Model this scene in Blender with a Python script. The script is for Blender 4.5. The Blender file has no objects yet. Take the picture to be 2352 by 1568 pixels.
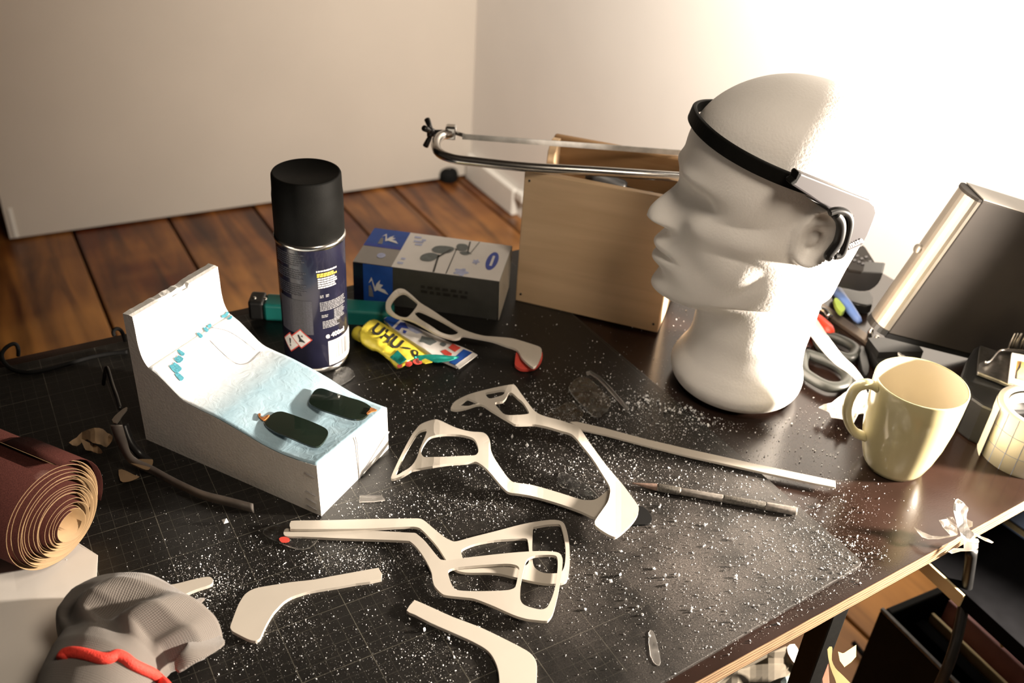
import bpy, bmesh, math, random
from mathutils import Vector, Matrix, Euler, noise
from mathutils.geometry import delaunay_2d_cdt
from mathutils.bvhtree import BVHTree

# ---------------------------------------------------------------- camera, world, lights, exposure
C = bpy.context.scene.collection
SC = bpy.context.scene
F_PX, CX, CY = 2176.645, 1176.0, 784.0          # focal length and centre of the 2352 x 1568 frame
RIGHT = Vector((0.8659, -0.4964, 0.0613)).normalized()
FWD = Vector((0.4449, 0.7085, -0.5478)).normalized()
RIGHT = (RIGHT - FWD * RIGHT.dot(FWD)).normalized()
DOWN = FWD.cross(RIGHT).normalized()
EYE = Vector((-0.0577, -0.6020, 0.5435))

cam = bpy.data.cameras.new('camera')
cam.sensor_fit = 'HORIZONTAL'
cam.sensor_width = 22.3
cam.lens = F_PX / 2352 * 22.3
cam.clip_start = 0.02
cam.dof.use_dof = True
cam.dof.focus_distance = 0.74
cam.dof.aperture_fstop = 4.5
camo = bpy.data.objects.new('camera', cam)
M = Matrix.Identity(4)
for i in range(3):
    M[i][0], M[i][1], M[i][2], M[i][3] = RIGHT[i], -DOWN[i], -FWD[i], EYE[i]
camo.matrix_world = M
C.objects.link(camo)
SC.camera = camo

SC.view_settings.view_transform = 'Standard'
SC.view_settings.look = 'None'
SC.view_settings.gamma = 1.0
SC.view_settings.use_curve_mapping = False
SC.view_settings.exposure = 0.75
SC.cycles.use_denoising = True
SC.cycles.max_bounces = 8

W = bpy.data.worlds.new('room_air')
SC.world = W
W.use_nodes = True
W.node_tree.nodes['Background'].inputs[0].default_value = (1.0, 0.86, 0.72, 1)
W.node_tree.nodes['Background'].inputs[1].default_value = 0.012

def light(name, kind, loc, energy, color, size=0.1, target=None, spot=None, blend=0.5):
    ld = bpy.data.lights.new(name, kind)
    ld.energy = energy
    ld.color = color
    if kind == 'AREA':
        ld.shape = 'DISK'
        ld.size = size
    else:
        ld.shadow_soft_size = size
    if kind == 'SPOT':
        ld.spot_size = math.radians(spot)
        ld.spot_blend = blend
    o = bpy.data.objects.new(name, ld)
    o.location = loc
    if target is not None:
        o.rotation_euler = (Vector(target) - Vector(loc)).to_track_quat('-Z', 'Y').to_euler()
    C.objects.link(o)
    return o

WARM = (1.0, 0.87, 0.73)
# the bright lamp clipped near the right end of the table, and two added lights, a wall wash and a dim fill
LAMP = Vector((0.99, -0.53, 0.19))
light('desk_lamp_bulb', 'SPOT', LAMP, 130.0, WARM, 0.03, LAMP + Vector((-0.998, 0.07, 0.0)), 110, 0.08)
light('added_wall_wash', 'SPOT', (0.74, -0.02, 0.78), 122.0, (1.0, 0.90, 0.78), 0.12, (1.30, 0.66, 0.20), 118, 1.0)  # added unseen spot that brightens the right wall
light('added_fill', 'AREA', (0.36, -0.72, 1.05), 4.4, (1.0, 0.85, 0.68), 0.35, (0.40, 0.0, 0.1))  # added soft fill for the faces turned towards the viewer

# ---------------------------------------------------------------- helpers
def V3(p): return Vector(p)
def ray(px, py): return RIGHT * ((px - CX) / F_PX) + DOWN * ((py - CY) / F_PX) + FWD
def at(px, py, z=0.0):
    """point of the horizontal plane of height z that the photograph shows at this pixel"""
    d = ray(px, py)
    return EYE + d * ((z - EYE.z) / d.z)
def hit(px, py, p, n):
    d = ray(px, py)
    return EYE + d * ((Vector(p) - EYE).dot(n) / d.dot(n))

def tag(o, label=None, cat=None, group=None, kind=None):
    if label: o['label'] = label
    if cat: o['category'] = cat
    if group: o['group'] = group
    if kind: o['kind'] = kind
    return o
def empty(name, loc=(0, 0, 0)):
    o = bpy.data.objects.new(name, None)
    o.empty_display_size = 0.02
    o.location = loc
    C.objects.link(o)
    return o
def thing(name, label, cat, loc=(0, 0, 0), group=None):
    return tag(empty(name, loc), label, cat, group)
def link(name, me, mat, parent=None, smooth=False):
    if mat is not None:
        for m in (mat if isinstance(mat, (list, tuple)) else [mat]):
            me.materials.append(m)
    if smooth:
        for p in me.polygons: p.use_smooth = True
    o = bpy.data.objects.new(name, me)
    C.objects.link(o)
    if parent is not None:
        o.parent = parent
        pl = Vector((0, 0, 0))
        q = parent
        while q is not None:
            pl += q.location
            q = q.parent
        o.matrix_parent_inverse = Matrix.Translation(-pl)
    return o
def from_bm(name, bm, mat, parent=None, smooth=False, recalc=True):
    if recalc: bmesh.ops.recalc_face_normals(bm, faces=bm.faces)
    me = bpy.data.meshes.new(name)
    bm.to_mesh(me); bm.free()
    return link(name, me, mat, parent, smooth)
def from_data(name, vs, fs, mat, parent=None, smooth=False, recalc=True):
    me = bpy.data.meshes.new(name)
    me.from_pydata([tuple(v) for v in vs], [], fs)
    if recalc:
        bm = bmesh.new(); bm.from_mesh(me)
        bmesh.ops.recalc_face_normals(bm, faces=bm.faces)
        bm.to_mesh(me); bm.free()
    return link(name, me, mat, parent, smooth)
def bevel(o, w, seg=2, ang=40):
    m = o.modifiers.new('edge', 'BEVEL')
    m.width = w; m.segments = seg; m.limit_method = 'ANGLE'; m.angle_limit = math.radians(ang)
    return o
def frame_box(o, e, n, up, w, d, h, bm=None):
    """box from corner o along e (w), n (d), up (h)"""
    bm = bm or bmesh.new()
    e, n, up = Vector(e), Vector(n), Vector(up)
    vs = [bm.verts.new(Vector(o) + e * (w * i) + n * (d * j) + up * (h * k)) for k in (0, 1) for j in (0, 1) for i in (0, 1)]
    for f in ((0, 1, 3, 2), (4, 5, 7, 6), (0, 1, 5, 4), (2, 3, 7, 6), (0, 2, 6, 4), (1, 3, 7, 5)):
        bm.faces.new([vs[i] for i in f])
    return bm
UP = Vector((0, 0, 1))
def catmull(pts, sub=4, closed=False):
    pts = [Vector(p) for p in pts]
    n = len(pts); out = []
    for i in range(n if closed else n - 1):
        p0 = pts[(i - 1) % n] if closed or i > 0 else pts[0]
        p1 = pts[i]; p2 = pts[(i + 1) % n]
        p3 = pts[(i + 2) % n] if closed or i + 2 < n else pts[-1]
        for k in range(sub):
            t = k / sub
            out.append(0.5 * ((2 * p1) + (p2 - p0) * t + (2 * p0 - 5 * p1 + 4 * p2 - p3) * t * t + (3 * p1 - p0 - 3 * p2 + p3) * t ** 3))
    if not closed: out.append(pts[-1])
    return out
def tube_bm(pts, r, seg=10, bm=None, caps=True):
    bm = bm or bmesh.new()
    pts = [Vector(p) for p in pts]
    n = len(pts)
    rr = r if isinstance(r, (list, tuple)) else [r] * n
    up = None; rings = []
    for i, p in enumerate(pts):
        t = (pts[min(i + 1, n - 1)] - pts[max(i - 1, 0)])
        t = t.normalized() if t.length > 1e-9 else Vector((1, 0, 0))
        if up is None:
            up = t.orthogonal().normalized()
        up = (up - t * up.dot(t))
        up = up.normalized() if up.length > 1e-9 else t.orthogonal().normalized()
        s = t.cross(up)
        rings.append([bm.verts.new(p + (up * math.cos(a) + s * math.sin(a)) * rr[i]) for a in (2 * math.pi * k / seg for k in range(seg))])
    for a, b in zip(rings, rings[1:]):
        for k in range(seg):
            bm.faces.new((a[k], a[(k + 1) % seg], b[(k + 1) % seg], b[k]))
    if caps:
        bm.faces.new(rings[0]); bm.faces.new(rings[-1])
    return bm
def tube(name, pts, r, mat, parent=None, seg=10):
    return from_bm(name, tube_bm(pts, r, seg), mat, parent, True)
def lathe_bm(prof, center=(0, 0, 0), axis=None, seg=48, bm=None):
    """prof: list of (r, h) along axis"""
    bm = bm or bmesh.new()
    ax = Vector(axis or (0, 0, 1)).normalized()
    a = ax.orthogonal().normalized() if abs(ax.z) < .999 else Vector((1, 0, 0))
    b = ax.cross(a)
    c = Vector(center); rings = []
    for r, h in prof:
        if r < 1e-7: rings.append([bm.verts.new(c + ax * h)])
        else: rings.append([bm.verts.new(c + ax * h + (a * math.cos(t) + b * math.sin(t)) * r) for t in (2 * math.pi * k / seg for k in range(seg))])
    for p, q in zip(rings, rings[1:]):
        if len(p) == 1 and len(q) == 1: continue
        for k in range(seg):
            k2 = (k + 1) % seg
            if len(p) == 1: bm.faces.new((p[0], q[k2], q[k]))
            elif len(q) == 1: bm.faces.new((p[k], p[k2], q[0]))
            else: bm.faces.new((p[k], p[k2], q[k2], q[k]))
    return bm
def lathe(name, prof, center, mat, parent=None, axis=None, seg=48):
    return from_bm(name, lathe_bm(prof, center, axis, seg), mat, parent, True)
def inside(p, poly):
    x, y = p[0], p[1]; r = False; j = len(poly) - 1
    for i in range(len(poly)):
        xi, yi = poly[i][0], poly[i][1]; xj, yj = poly[j][0], poly[j][1]
        if (yi > y) != (yj > y) and x < (xj - xi) * (y - yi) / (yj - yi + 1e-12) + xi: r = not r
        j = i
    return r
def triangulate(outer, holes=(), grid=None):
    vs = []; es = []
    for loop in [outer] + list(holes):
        b = len(vs); n = len(loop)
        vs += [Vector((p[0], p[1])) for p in loop]
        es += [(b + i, b + (i + 1) % n) for i in range(n)]
    if grid:
        xs = [p[0] for p in outer]; ys = [p[1] for p in outer]
        x = min(xs)
        while x < max(xs):
            y = min(ys)
            while y < max(ys):
                if inside((x, y), outer) and not any(inside((x, y), h) for h in holes): vs.append(Vector((x, y)))
                y += grid
            x += grid
    ov, oe, of = delaunay_2d_cdt(vs, es, [], 0, 1e-5)[:3]
    fs = []
    for f in of:
        c = sum((ov[i] for i in f), Vector((0, 0))) / len(f)
        if inside(c, outer) and not any(inside(c, h) for h in holes): fs.append(list(f))
    return [tuple(v) for v in ov], fs
def sheet(name, outer, holes, mapf, thick, mat, parent=None, grid=None, sub=3, down=None, bev=0.0005, smooth=False):
    """a plate cut to an outline, bent by mapf(x, y) -> 3D point of its upper face"""
    if sub > 1:
        outer = catmull([(p[0], p[1], 0) for p in outer], sub, True)
        holes = [catmull([(p[0], p[1], 0) for p in h], sub, True) for h in holes]
    v2, fs = triangulate(outer, holes, grid)
    top = [Vector(mapf(x, y)) for x, y in v2]
    dn = Vector(down or (0, 0, -1)).normalized() * thick
    n = len(top)
    vs = top + [p + dn for p in top]
    cnt = {}
    for f in fs:
        for i in range(len(f)):
            e = (f[i], f[(i + 1) % len(f)])
            cnt[tuple(sorted(e))] = cnt.get(tuple(sorted(e)), []) + [e]
    faces = [list(f) for f in fs] + [[i + n for i in reversed(f)] for f in fs]
    for k, l in cnt.items():
        if len(l) == 1:
            a, b = l[0]
            faces.append([b, a, a + n, b + n])
    o = from_data(name, vs, faces, mat, parent, smooth)
    if bev: bevel(o, bev, 2, 50)
    return o
def cs(pts, ox, oy, s): return [(ox + x / s, oy + y / s) for x, y in pts]
def text_mesh(body, size=1.0, align='LEFT', bold=0.0):
    cu = bpy.data.curves.new('txt', 'FONT')
    cu.body = body; cu.size = size; cu.align_x = align; cu.resolution_u = 3; cu.offset = bold
    o = bpy.data.objects.new('txt', cu)
    C.objects.link(o)
    dg = bpy.context.evaluated_depsgraph_get()
    me = o.evaluated_get(dg).to_mesh()
    vs = [tuple(v.co) for v in me.vertices]; fs = [list(p.vertices) for p in me.polygons]
    o.evaluated_get(dg).to_mesh_clear()
    bpy.data.objects.remove(o); bpy.data.curves.remove(cu)
    return vs, fs

# ---------------------------------------------------------------- materials
def nm(name):
    m = bpy.data.materials.new(name); m.use_nodes = True
    nt = m.node_tree; b = nt.nodes['Principled BSDF']
    return m, nt, b
def N(nt, kind, **kw):
    n = nt.nodes.new(kind)
    for k, v in kw.items():
        if k == 'inp':
            for a, c in v.items(): n.inputs[a].default_value = c
        else: setattr(n, k, v)
    return n
def rgba(c): return (c[0], c[1], c[2], 1)
def plain(name, col, rough=0.5, metal=0.0, spec=0.5, var=0.08, scale=40, bump=0.0, bscale=300, trans=0.0, sheen=0.0, sss=0.0, coat=0.0):
    """procedural base: colour with a little noise variation and optional fine relief"""
    m, nt, b = nm(name)
    tc = N(nt, 'ShaderNodeTexCoord')
    no = N(nt, 'ShaderNodeTexNoise', inp={'Scale': scale, 'Detail': 4.0})
    nt.links.new(tc.outputs['Object'], no.inputs['Vector'])
    rp = N(nt, 'ShaderNodeValToRGB')
    rp.color_ramp.elements[0].position = 0.3; rp.color_ramp.elements[1].position = 0.7
    rp.color_ramp.elements[0].color = rgba([max(0, x * (1 - var)) for x in col])
    rp.color_ramp.elements[1].color = rgba([min(1, x * (1 + var)) for x in col])
    nt.links.new(no.outputs['Fac'], rp.inputs['Fac'])
    nt.links.new(rp.outputs['Color'], b.inputs['Base Color'])
    b.inputs['Roughness'].default_value = rough
    b.inputs['Metallic'].default_value = metal
    b.inputs['Specular IOR Level'].default_value = spec
    b.inputs['Transmission Weight'].default_value = trans
    b.inputs['Sheen Weight'].default_value = sheen
    b.inputs['Coat Weight'].default_value = coat
    if sss:
        b.inputs['Subsurface Weight'].default_value = sss
        b.inputs['Subsurface Radius'].default_value = (0.01, 0.009, 0.008)
        b.inputs['Subsurface Scale'].default_value = 0.6
    if bump:
        n2 = N(nt, 'ShaderNodeTexNoise', inp={'Scale': bscale, 'Detail': 3.0})
        nt.links.new(tc.outputs['Object'], n2.inputs['Vector'])
        bp = N(nt, 'ShaderNodeBump', inp={'Strength': bump, 'Distance': 0.001})
        nt.links.new(n2.outputs['Fac'], bp.inputs['Height'])
        nt.links.new(bp.outputs['Normal'], b.inputs['Normal'])
    return m
def wood(name, dark, light, scale=(6, 0.6, 6), rough=0.4, knots=False, patch=None, coat=0.0):
    m, nt, b = nm(name)
    tc = N(nt, 'ShaderNodeTexCoord'); oi = N(nt, 'ShaderNodeObjectInfo')
    ad = N(nt, 'ShaderNodeVectorMath', operation='ADD')
    mu = N(nt, 'ShaderNodeVectorMath', operation='SCALE', inp={'Scale': 7.3})
    cb = N(nt, 'ShaderNodeCombineXYZ')
    for s in 'XYZ': nt.links.new(oi.outputs['Random'], cb.inputs[s])
    nt.links.new(cb.outputs[0], mu.inputs[0])
    nt.links.new(tc.outputs['Object'], ad.inputs[0]); nt.links.new(mu.outputs[0], ad.inputs[1])
    mp = N(nt, 'ShaderNodeMapping', inp={'Scale': scale})
    nt.links.new(ad.outputs[0], mp.inputs['Vector'])
    no = N(nt, 'ShaderNodeTexNoise', inp={'Scale': 2.2, 'Detail': 6.0, 'Distortion': 0.9})
    nt.links.new(mp.outputs[0], no.inputs['Vector'])
    rp = N(nt, 'ShaderNodeValToRGB')
    rp.color_ramp.elements[0].position = 0.32; rp.color_ramp.elements[1].position = 0.68
    rp.color_ramp.elements[0].color = rgba(dark); rp.color_ramp.elements[1].color = rgba(light)
    nt.links.new(no.outputs['Fac'], rp.inputs['Fac'])
    col = rp.outputs['Color']
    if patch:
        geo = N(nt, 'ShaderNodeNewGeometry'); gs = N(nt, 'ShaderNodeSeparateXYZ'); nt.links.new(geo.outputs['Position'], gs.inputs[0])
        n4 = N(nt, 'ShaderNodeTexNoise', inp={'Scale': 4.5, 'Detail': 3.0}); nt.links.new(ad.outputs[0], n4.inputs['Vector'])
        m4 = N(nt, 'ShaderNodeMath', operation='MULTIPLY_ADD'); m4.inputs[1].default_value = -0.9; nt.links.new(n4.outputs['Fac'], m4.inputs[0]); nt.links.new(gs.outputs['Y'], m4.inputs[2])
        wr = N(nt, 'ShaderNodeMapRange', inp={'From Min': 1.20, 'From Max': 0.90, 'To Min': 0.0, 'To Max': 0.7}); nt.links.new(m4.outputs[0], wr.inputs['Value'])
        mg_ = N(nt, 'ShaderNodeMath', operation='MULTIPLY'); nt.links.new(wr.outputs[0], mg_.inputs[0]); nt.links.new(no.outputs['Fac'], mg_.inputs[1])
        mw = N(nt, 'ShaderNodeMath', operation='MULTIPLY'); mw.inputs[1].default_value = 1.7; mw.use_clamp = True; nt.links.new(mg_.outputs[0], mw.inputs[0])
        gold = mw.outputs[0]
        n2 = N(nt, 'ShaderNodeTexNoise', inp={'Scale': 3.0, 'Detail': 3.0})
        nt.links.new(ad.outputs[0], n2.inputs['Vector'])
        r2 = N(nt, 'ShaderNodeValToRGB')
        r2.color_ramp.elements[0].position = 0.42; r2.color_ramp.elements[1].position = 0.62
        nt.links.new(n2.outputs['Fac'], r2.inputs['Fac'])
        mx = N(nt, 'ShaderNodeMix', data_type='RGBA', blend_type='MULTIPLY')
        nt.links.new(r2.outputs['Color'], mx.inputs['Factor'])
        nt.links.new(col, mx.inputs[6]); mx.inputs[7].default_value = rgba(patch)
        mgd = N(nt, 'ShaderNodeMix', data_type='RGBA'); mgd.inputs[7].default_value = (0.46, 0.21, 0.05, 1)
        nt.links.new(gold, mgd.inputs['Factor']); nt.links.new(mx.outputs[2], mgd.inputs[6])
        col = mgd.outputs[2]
    nt.links.new(col, b.inputs['Base Color'])
    b.inputs['Roughness'].default_value = rough
    b.inputs['Coat Weight'].default_value = coat
    bp = N(nt, 'ShaderNodeBump', inp={'Strength': 0.15, 'Distance': 0.001})
    nt.links.new(no.outputs['Fac'], bp.inputs['Height'])
    nt.links.new(bp.outputs['Normal'], b.inputs['Normal'])
    return m

MT = {}
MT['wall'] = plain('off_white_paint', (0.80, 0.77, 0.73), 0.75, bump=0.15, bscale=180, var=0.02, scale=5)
MT['panel'] = plain('shaded_wall_paint', (0.55, 0.50, 0.44), 0.75, bump=0.12, bscale=180, var=0.03, scale=4)  # wall paint darkened to carry the dimmer light on the back wall
MT['room'] = plain('grey_room_paint', (0.08, 0.075, 0.07), 0.8, var=0.04, scale=5)
MT['skirting'] = plain('white_gloss_paint', (0.80, 0.78, 0.73), 0.4, var=0.04, scale=12)
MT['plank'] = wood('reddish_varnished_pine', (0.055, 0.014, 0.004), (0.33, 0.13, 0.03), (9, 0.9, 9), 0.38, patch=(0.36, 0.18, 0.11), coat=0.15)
MT['void'] = plain('dark_underfloor', (0.02, 0.012, 0.008), 0.9)
MT['head_foam'] = plain('translucent_head_foam', (0.93, 0.90, 0.86), 0.55, var=0.02, bump=0.25, bscale=420, sss=0.0)
MT['foam'] = plain('white_polystyrene', (0.84, 0.83, 0.80), 0.62, var=0.02, bump=0.25, bscale=420)
MT['plastic'] = plain('ivory_sheet_plastic', (0.53, 0.485, 0.42), 0.42, var=0.02, scale=60)
MT['black'] = plain('black_plastic', (0.012, 0.012, 0.012), 0.38, var=0.2, scale=80)
MT['satin_black'] = plain('satin_black_plastic', (0.0045, 0.0045, 0.004), 0.65, spec=0.12, var=0.2, scale=90, bump=0.1, bscale=800)
MT['rubber'] = plain('black_rubber', (0.006, 0.006, 0.006), 0.8, spec=0.15, var=0.2)
MT['steel'] = plain('bright_steel', (0.62, 0.60, 0.57), 0.22, 1.0, var=0.08, scale=60)
MT['dull_steel'] = plain('dull_steel', (0.24, 0.225, 0.205), 0.42, 1.0, var=0.25, scale=120)
MT['dark_metal'] = plain('dark_metal', (0.05, 0.05, 0.05), 0.35, 0.8, var=0.3, scale=90)
MT['mug'] = plain('pale_yellow_glaze', (0.47, 0.42, 0.235), 0.16, var=0.03, scale=20, coat=0.5)
MT['mug_inside'] = plain('lit_inner_glaze', (0.60, 0.53, 0.39), 0.3, var=0.02, coat=0.4)  # mug glaze made paler inside, imitating light bouncing in it
MT['paper'] = plain('white_paper', (0.72, 0.68, 0.63), 0.7, var=0.03, scale=14, bump=0.1, bscale=60)
MT['red_cord'] = plain('red_knit_cord', (0.62, 0.035, 0.02), 0.75, var=0.15, scale=400, bump=0.5, bscale=900)
MT['tan'] = plain('tan_backing_paper', (0.27, 0.18, 0.10), 0.75, var=0.15, scale=70)
MT['blue'] = plain('blue_card', (0.015, 0.075, 0.36), 0.4, var=0.15, scale=60)
MT['navy'] = plain('navy_lacquer', (0.0085, 0.0085, 0.022), 0.25, var=0.2, scale=50, coat=0.4)
MT['white_print'] = plain('white_print', (0.72, 0.71, 0.70), 0.45, var=0.03)
MT['grey_print'] = plain('grey_print', (0.20, 0.20, 0.21), 0.5, var=0.15, scale=600)
MT['dim_print'] = plain('dim_grey_print', (0.045, 0.045, 0.058), 0.4, var=0.3, scale=900)
MT['yellow_print'] = plain('yellow_print', (0.55, 0.42, 0.06), 0.45, var=0.1)
MT['red_print'] = plain('red_print', (0.62, 0.07, 0.05), 0.45, var=0.1)
MT['black_print'] = plain('black_print', (0.015, 0.014, 0.012), 0.5)
MT['blue_print'] = plain('blue_print', (0.03, 0.06, 0.35), 0.45, var=0.15)
MT['pale_blue_print'] = plain('pale_blue_print', (0.42, 0.46, 0.66), 0.5, var=0.2, scale=120)
MT['yellow'] = plain('yellow_tube', (0.72, 0.60, 0.06), 0.35, var=0.08, scale=60)
MT['teal'] = plain('teal_plastic', (0.012, 0.17, 0.15), 0.35, var=0.1)
MT['green_foil'] = plain('green_foil', (0.02, 0.30, 0.25), 0.25, 0.5, var=0.2, scale=160)
MT['red'] = plain('red_plastic', (0.70, 0.06, 0.03), 0.35, var=0.1)
MT['blue_pen'] = plain('blue_pen_plastic', (0.16, 0.27, 0.62), 0.3)
MT['lime'] = plain('lime_plastic', (0.42, 0.58, 0.10), 0.4)
MT['lens'] = plain('dark_green_lens', (0.012, 0.020, 0.014), 0.12, var=0.15, coat=0.6)
MT['rust'] = plain('rust_residue', (0.36, 0.13, 0.03), 0.8, var=0.4, scale=500, bump=0.4)
MT['grey_case'] = plain('dark_grey_metal_case', (0.028, 0.024, 0.021), 0.75, 0.0, spec=0.2, var=0.12, scale=25)
MT['silver'] = plain('brushed_silver', (0.34, 0.31, 0.27), 0.42, 0.8, var=0.08, scale=40)
MT['module'] = plain('lilac_grey_plastic', (0.045, 0.041, 0.044), 0.5, var=0.04)
MT['yellow_tape'] = plain('pale_yellow_masking_tape', (0.46, 0.38, 0.17), 0.6, var=0.06, scale=50)
MT['white_tape'] = plain('white_adhesive_tape', (0.85, 0.82, 0.79), 0.45, var=0.06, scale=80)
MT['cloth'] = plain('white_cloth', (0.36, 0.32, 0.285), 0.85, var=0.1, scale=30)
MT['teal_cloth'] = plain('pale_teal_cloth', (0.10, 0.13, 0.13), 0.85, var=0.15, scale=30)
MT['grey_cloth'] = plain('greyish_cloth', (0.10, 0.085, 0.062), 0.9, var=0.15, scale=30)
MT['terracotta'] = plain('terracotta_board', (0.17, 0.05, 0.024), 0.6, var=0.12)
MT['pink'] = plain('pink_magazine_edge', (0.45, 0.22, 0.22), 0.6)
MT['cream'] = plain('cream_paper_edge', (0.62, 0.50, 0.28), 0.7)
MT['wine'] = plain('wine_red_cover', (0.16, 0.02, 0.02), 0.5)
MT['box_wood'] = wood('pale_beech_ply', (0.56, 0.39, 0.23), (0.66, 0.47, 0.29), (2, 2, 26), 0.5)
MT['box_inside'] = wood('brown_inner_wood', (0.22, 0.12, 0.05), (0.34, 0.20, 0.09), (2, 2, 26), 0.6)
MT['panel_grey'] = plain('grey_card_panel', (0.30, 0.28, 0.26), 0.5, var=0.05)
MT['flap'] = plain('dim_flap_card', (0.42, 0.39, 0.33), 0.6)
MT['card_grey'] = plain('charcoal_card', (0.045, 0.045, 0.04), 0.5, var=0.15, scale=60)
MT['card_white'] = plain('white_card', (0.74, 0.71, 0.68), 0.45, var=0.03)
MT['glass_grey'] = plain('grey_lens_print', (0.13, 0.15, 0.15), 0.5, var=0.15, scale=200)
MT['board'] = plain('dark_board', (0.003, 0.003, 0.0035), 0.9, var=0.3, spec=0.03)
MT['purple'] = plain('purple_grey_edge', (0.11, 0.08, 0.10), 0.6)

def clear_plastic(name, tint=(0.92, 0.92, 0.90), rough=0.12):
    m, nt, b = nm(name)
    tc = N(nt, 'ShaderNodeTexCoord')
    no = N(nt, 'ShaderNodeTexNoise', inp={'Scale': 180.0, 'Detail': 4.0})
    nt.links.new(tc.outputs['Object'], no.inputs['Vector'])
    mr = N(nt, 'ShaderNodeMapRange', inp={'From Min': 0.35, 'From Max': 0.75, 'To Min': rough, 'To Max': rough + 0.25})
    nt.links.new(no.outputs['Fac'], mr.inputs['Value'])
    nt.links.new(mr.outputs[0], b.inputs['Roughness'])
    b.inputs['Base Color'].default_value = rgba(tint)
    b.inputs['Transmission Weight'].default_value = 1.0
    b.inputs['IOR'].default_value = 1.45
    return m
MT['clear'] = clear_plastic('clear_scrap_plastic')
MT['frosted'] = clear_plastic('frosted_tape', (0.90, 0.86, 0.82), 0.35)

def table_film():
    m, nt, b = nm('dark_brown_phenolic_film')
    tc = N(nt, 'ShaderNodeTexCoord')
    no = N(nt, 'ShaderNodeTexNoise', inp={'Scale': 9.0, 'Detail': 5.0})
    n2 = N(nt, 'ShaderNodeTexNoise', inp={'Scale': 700.0, 'Detail': 2.0})
    nt.links.new(tc.outputs['Object'], no.inputs['Vector']); nt.links.new(tc.outputs['Object'], n2.inputs['Vector'])
    rp = N(nt, 'ShaderNodeValToRGB')
    rp.color_ramp.elements[0].position = 0.35; rp.color_ramp.elements[1].position = 0.7
    rp.color_ramp.elements[0].color = (0.012, 0.0065, 0.0045, 1); rp.color_ramp.elements[1].color = (0.024, 0.012, 0.009, 1)
    nt.links.new(no.outputs['Fac'], rp.inputs['Fac']); nt.links.new(rp.outputs['Color'], b.inputs['Base Color'])
    mr = N(nt, 'ShaderNodeMapRange', inp={'From Min': 0.3, 'From Max': 0.7, 'To Min': 0.16, 'To Max': 0.25})
    nt.links.new(no.outputs['Fac'], mr.inputs['Value']); nt.links.new(mr.outputs[0], b.inputs['Roughness'])
    bp = N(nt, 'ShaderNodeBump', inp={'Strength': 0.08, 'Distance': 0.0005})
    nt.links.new(n2.outputs['Fac'], bp.inputs['Height']); nt.links.new(bp.outputs['Normal'], b.inputs['Normal'])
    return m
MT['film'] = table_film()

def ply_edge():
    m, nt, b = nm('birch_ply_edge')
    tc = N(nt, 'ShaderNodeTexCoord'); sp = N(nt, 'ShaderNodeSeparateXYZ')
    nt.links.new(tc.outputs['Object'], sp.inputs[0])
    mp = N(nt, 'ShaderNodeMapping', inp={'Scale': (16, 16, 1100)})
    nt.links.new(tc.outputs['Object'], mp.inputs['Vector'])
    no = N(nt, 'ShaderNodeTexNoise', inp={'Scale': 3.0, 'Detail': 5.0})
    nt.links.new(mp.outputs[0], no.inputs['Vector'])
    sn = N(nt, 'ShaderNodeMath', operation='MULTIPLY'); sn.inputs[1].default_value = 2 * math.pi * 5 / 0.016
    nt.links.new(sp.outputs['Z'], sn.inputs[0])
    si = N(nt, 'ShaderNodeMath', operation='SINE'); nt.links.new(sn.outputs[0], si.inputs[0])
    mu = N(nt, 'ShaderNodeMath', operation='MULTIPLY_ADD'); mu.inputs[1].default_value = 0.13
    nt.links.new(si.outputs[0], mu.inputs[0]); nt.links.new(no.outputs['Fac'], mu.inputs[2])
    rp = N(nt, 'ShaderNodeValToRGB')
    rp.color_ramp.elements[0].position = 0.30; rp.color_ramp.elements[1].position = 0.66
    rp.color_ramp.elements[0].color = (0.075, 0.040, 0.018, 1); rp.color_ramp.elements[1].color = (0.36, 0.235, 0.13, 1)
    nt.links.new(mu.outputs[0], rp.inputs['Fac']); nt.links.new(rp.outputs['Color'], b.inputs['Base Color'])
    b.inputs['Roughness'].default_value = 0.65
    return m
MT['ply'] = ply_edge()

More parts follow.
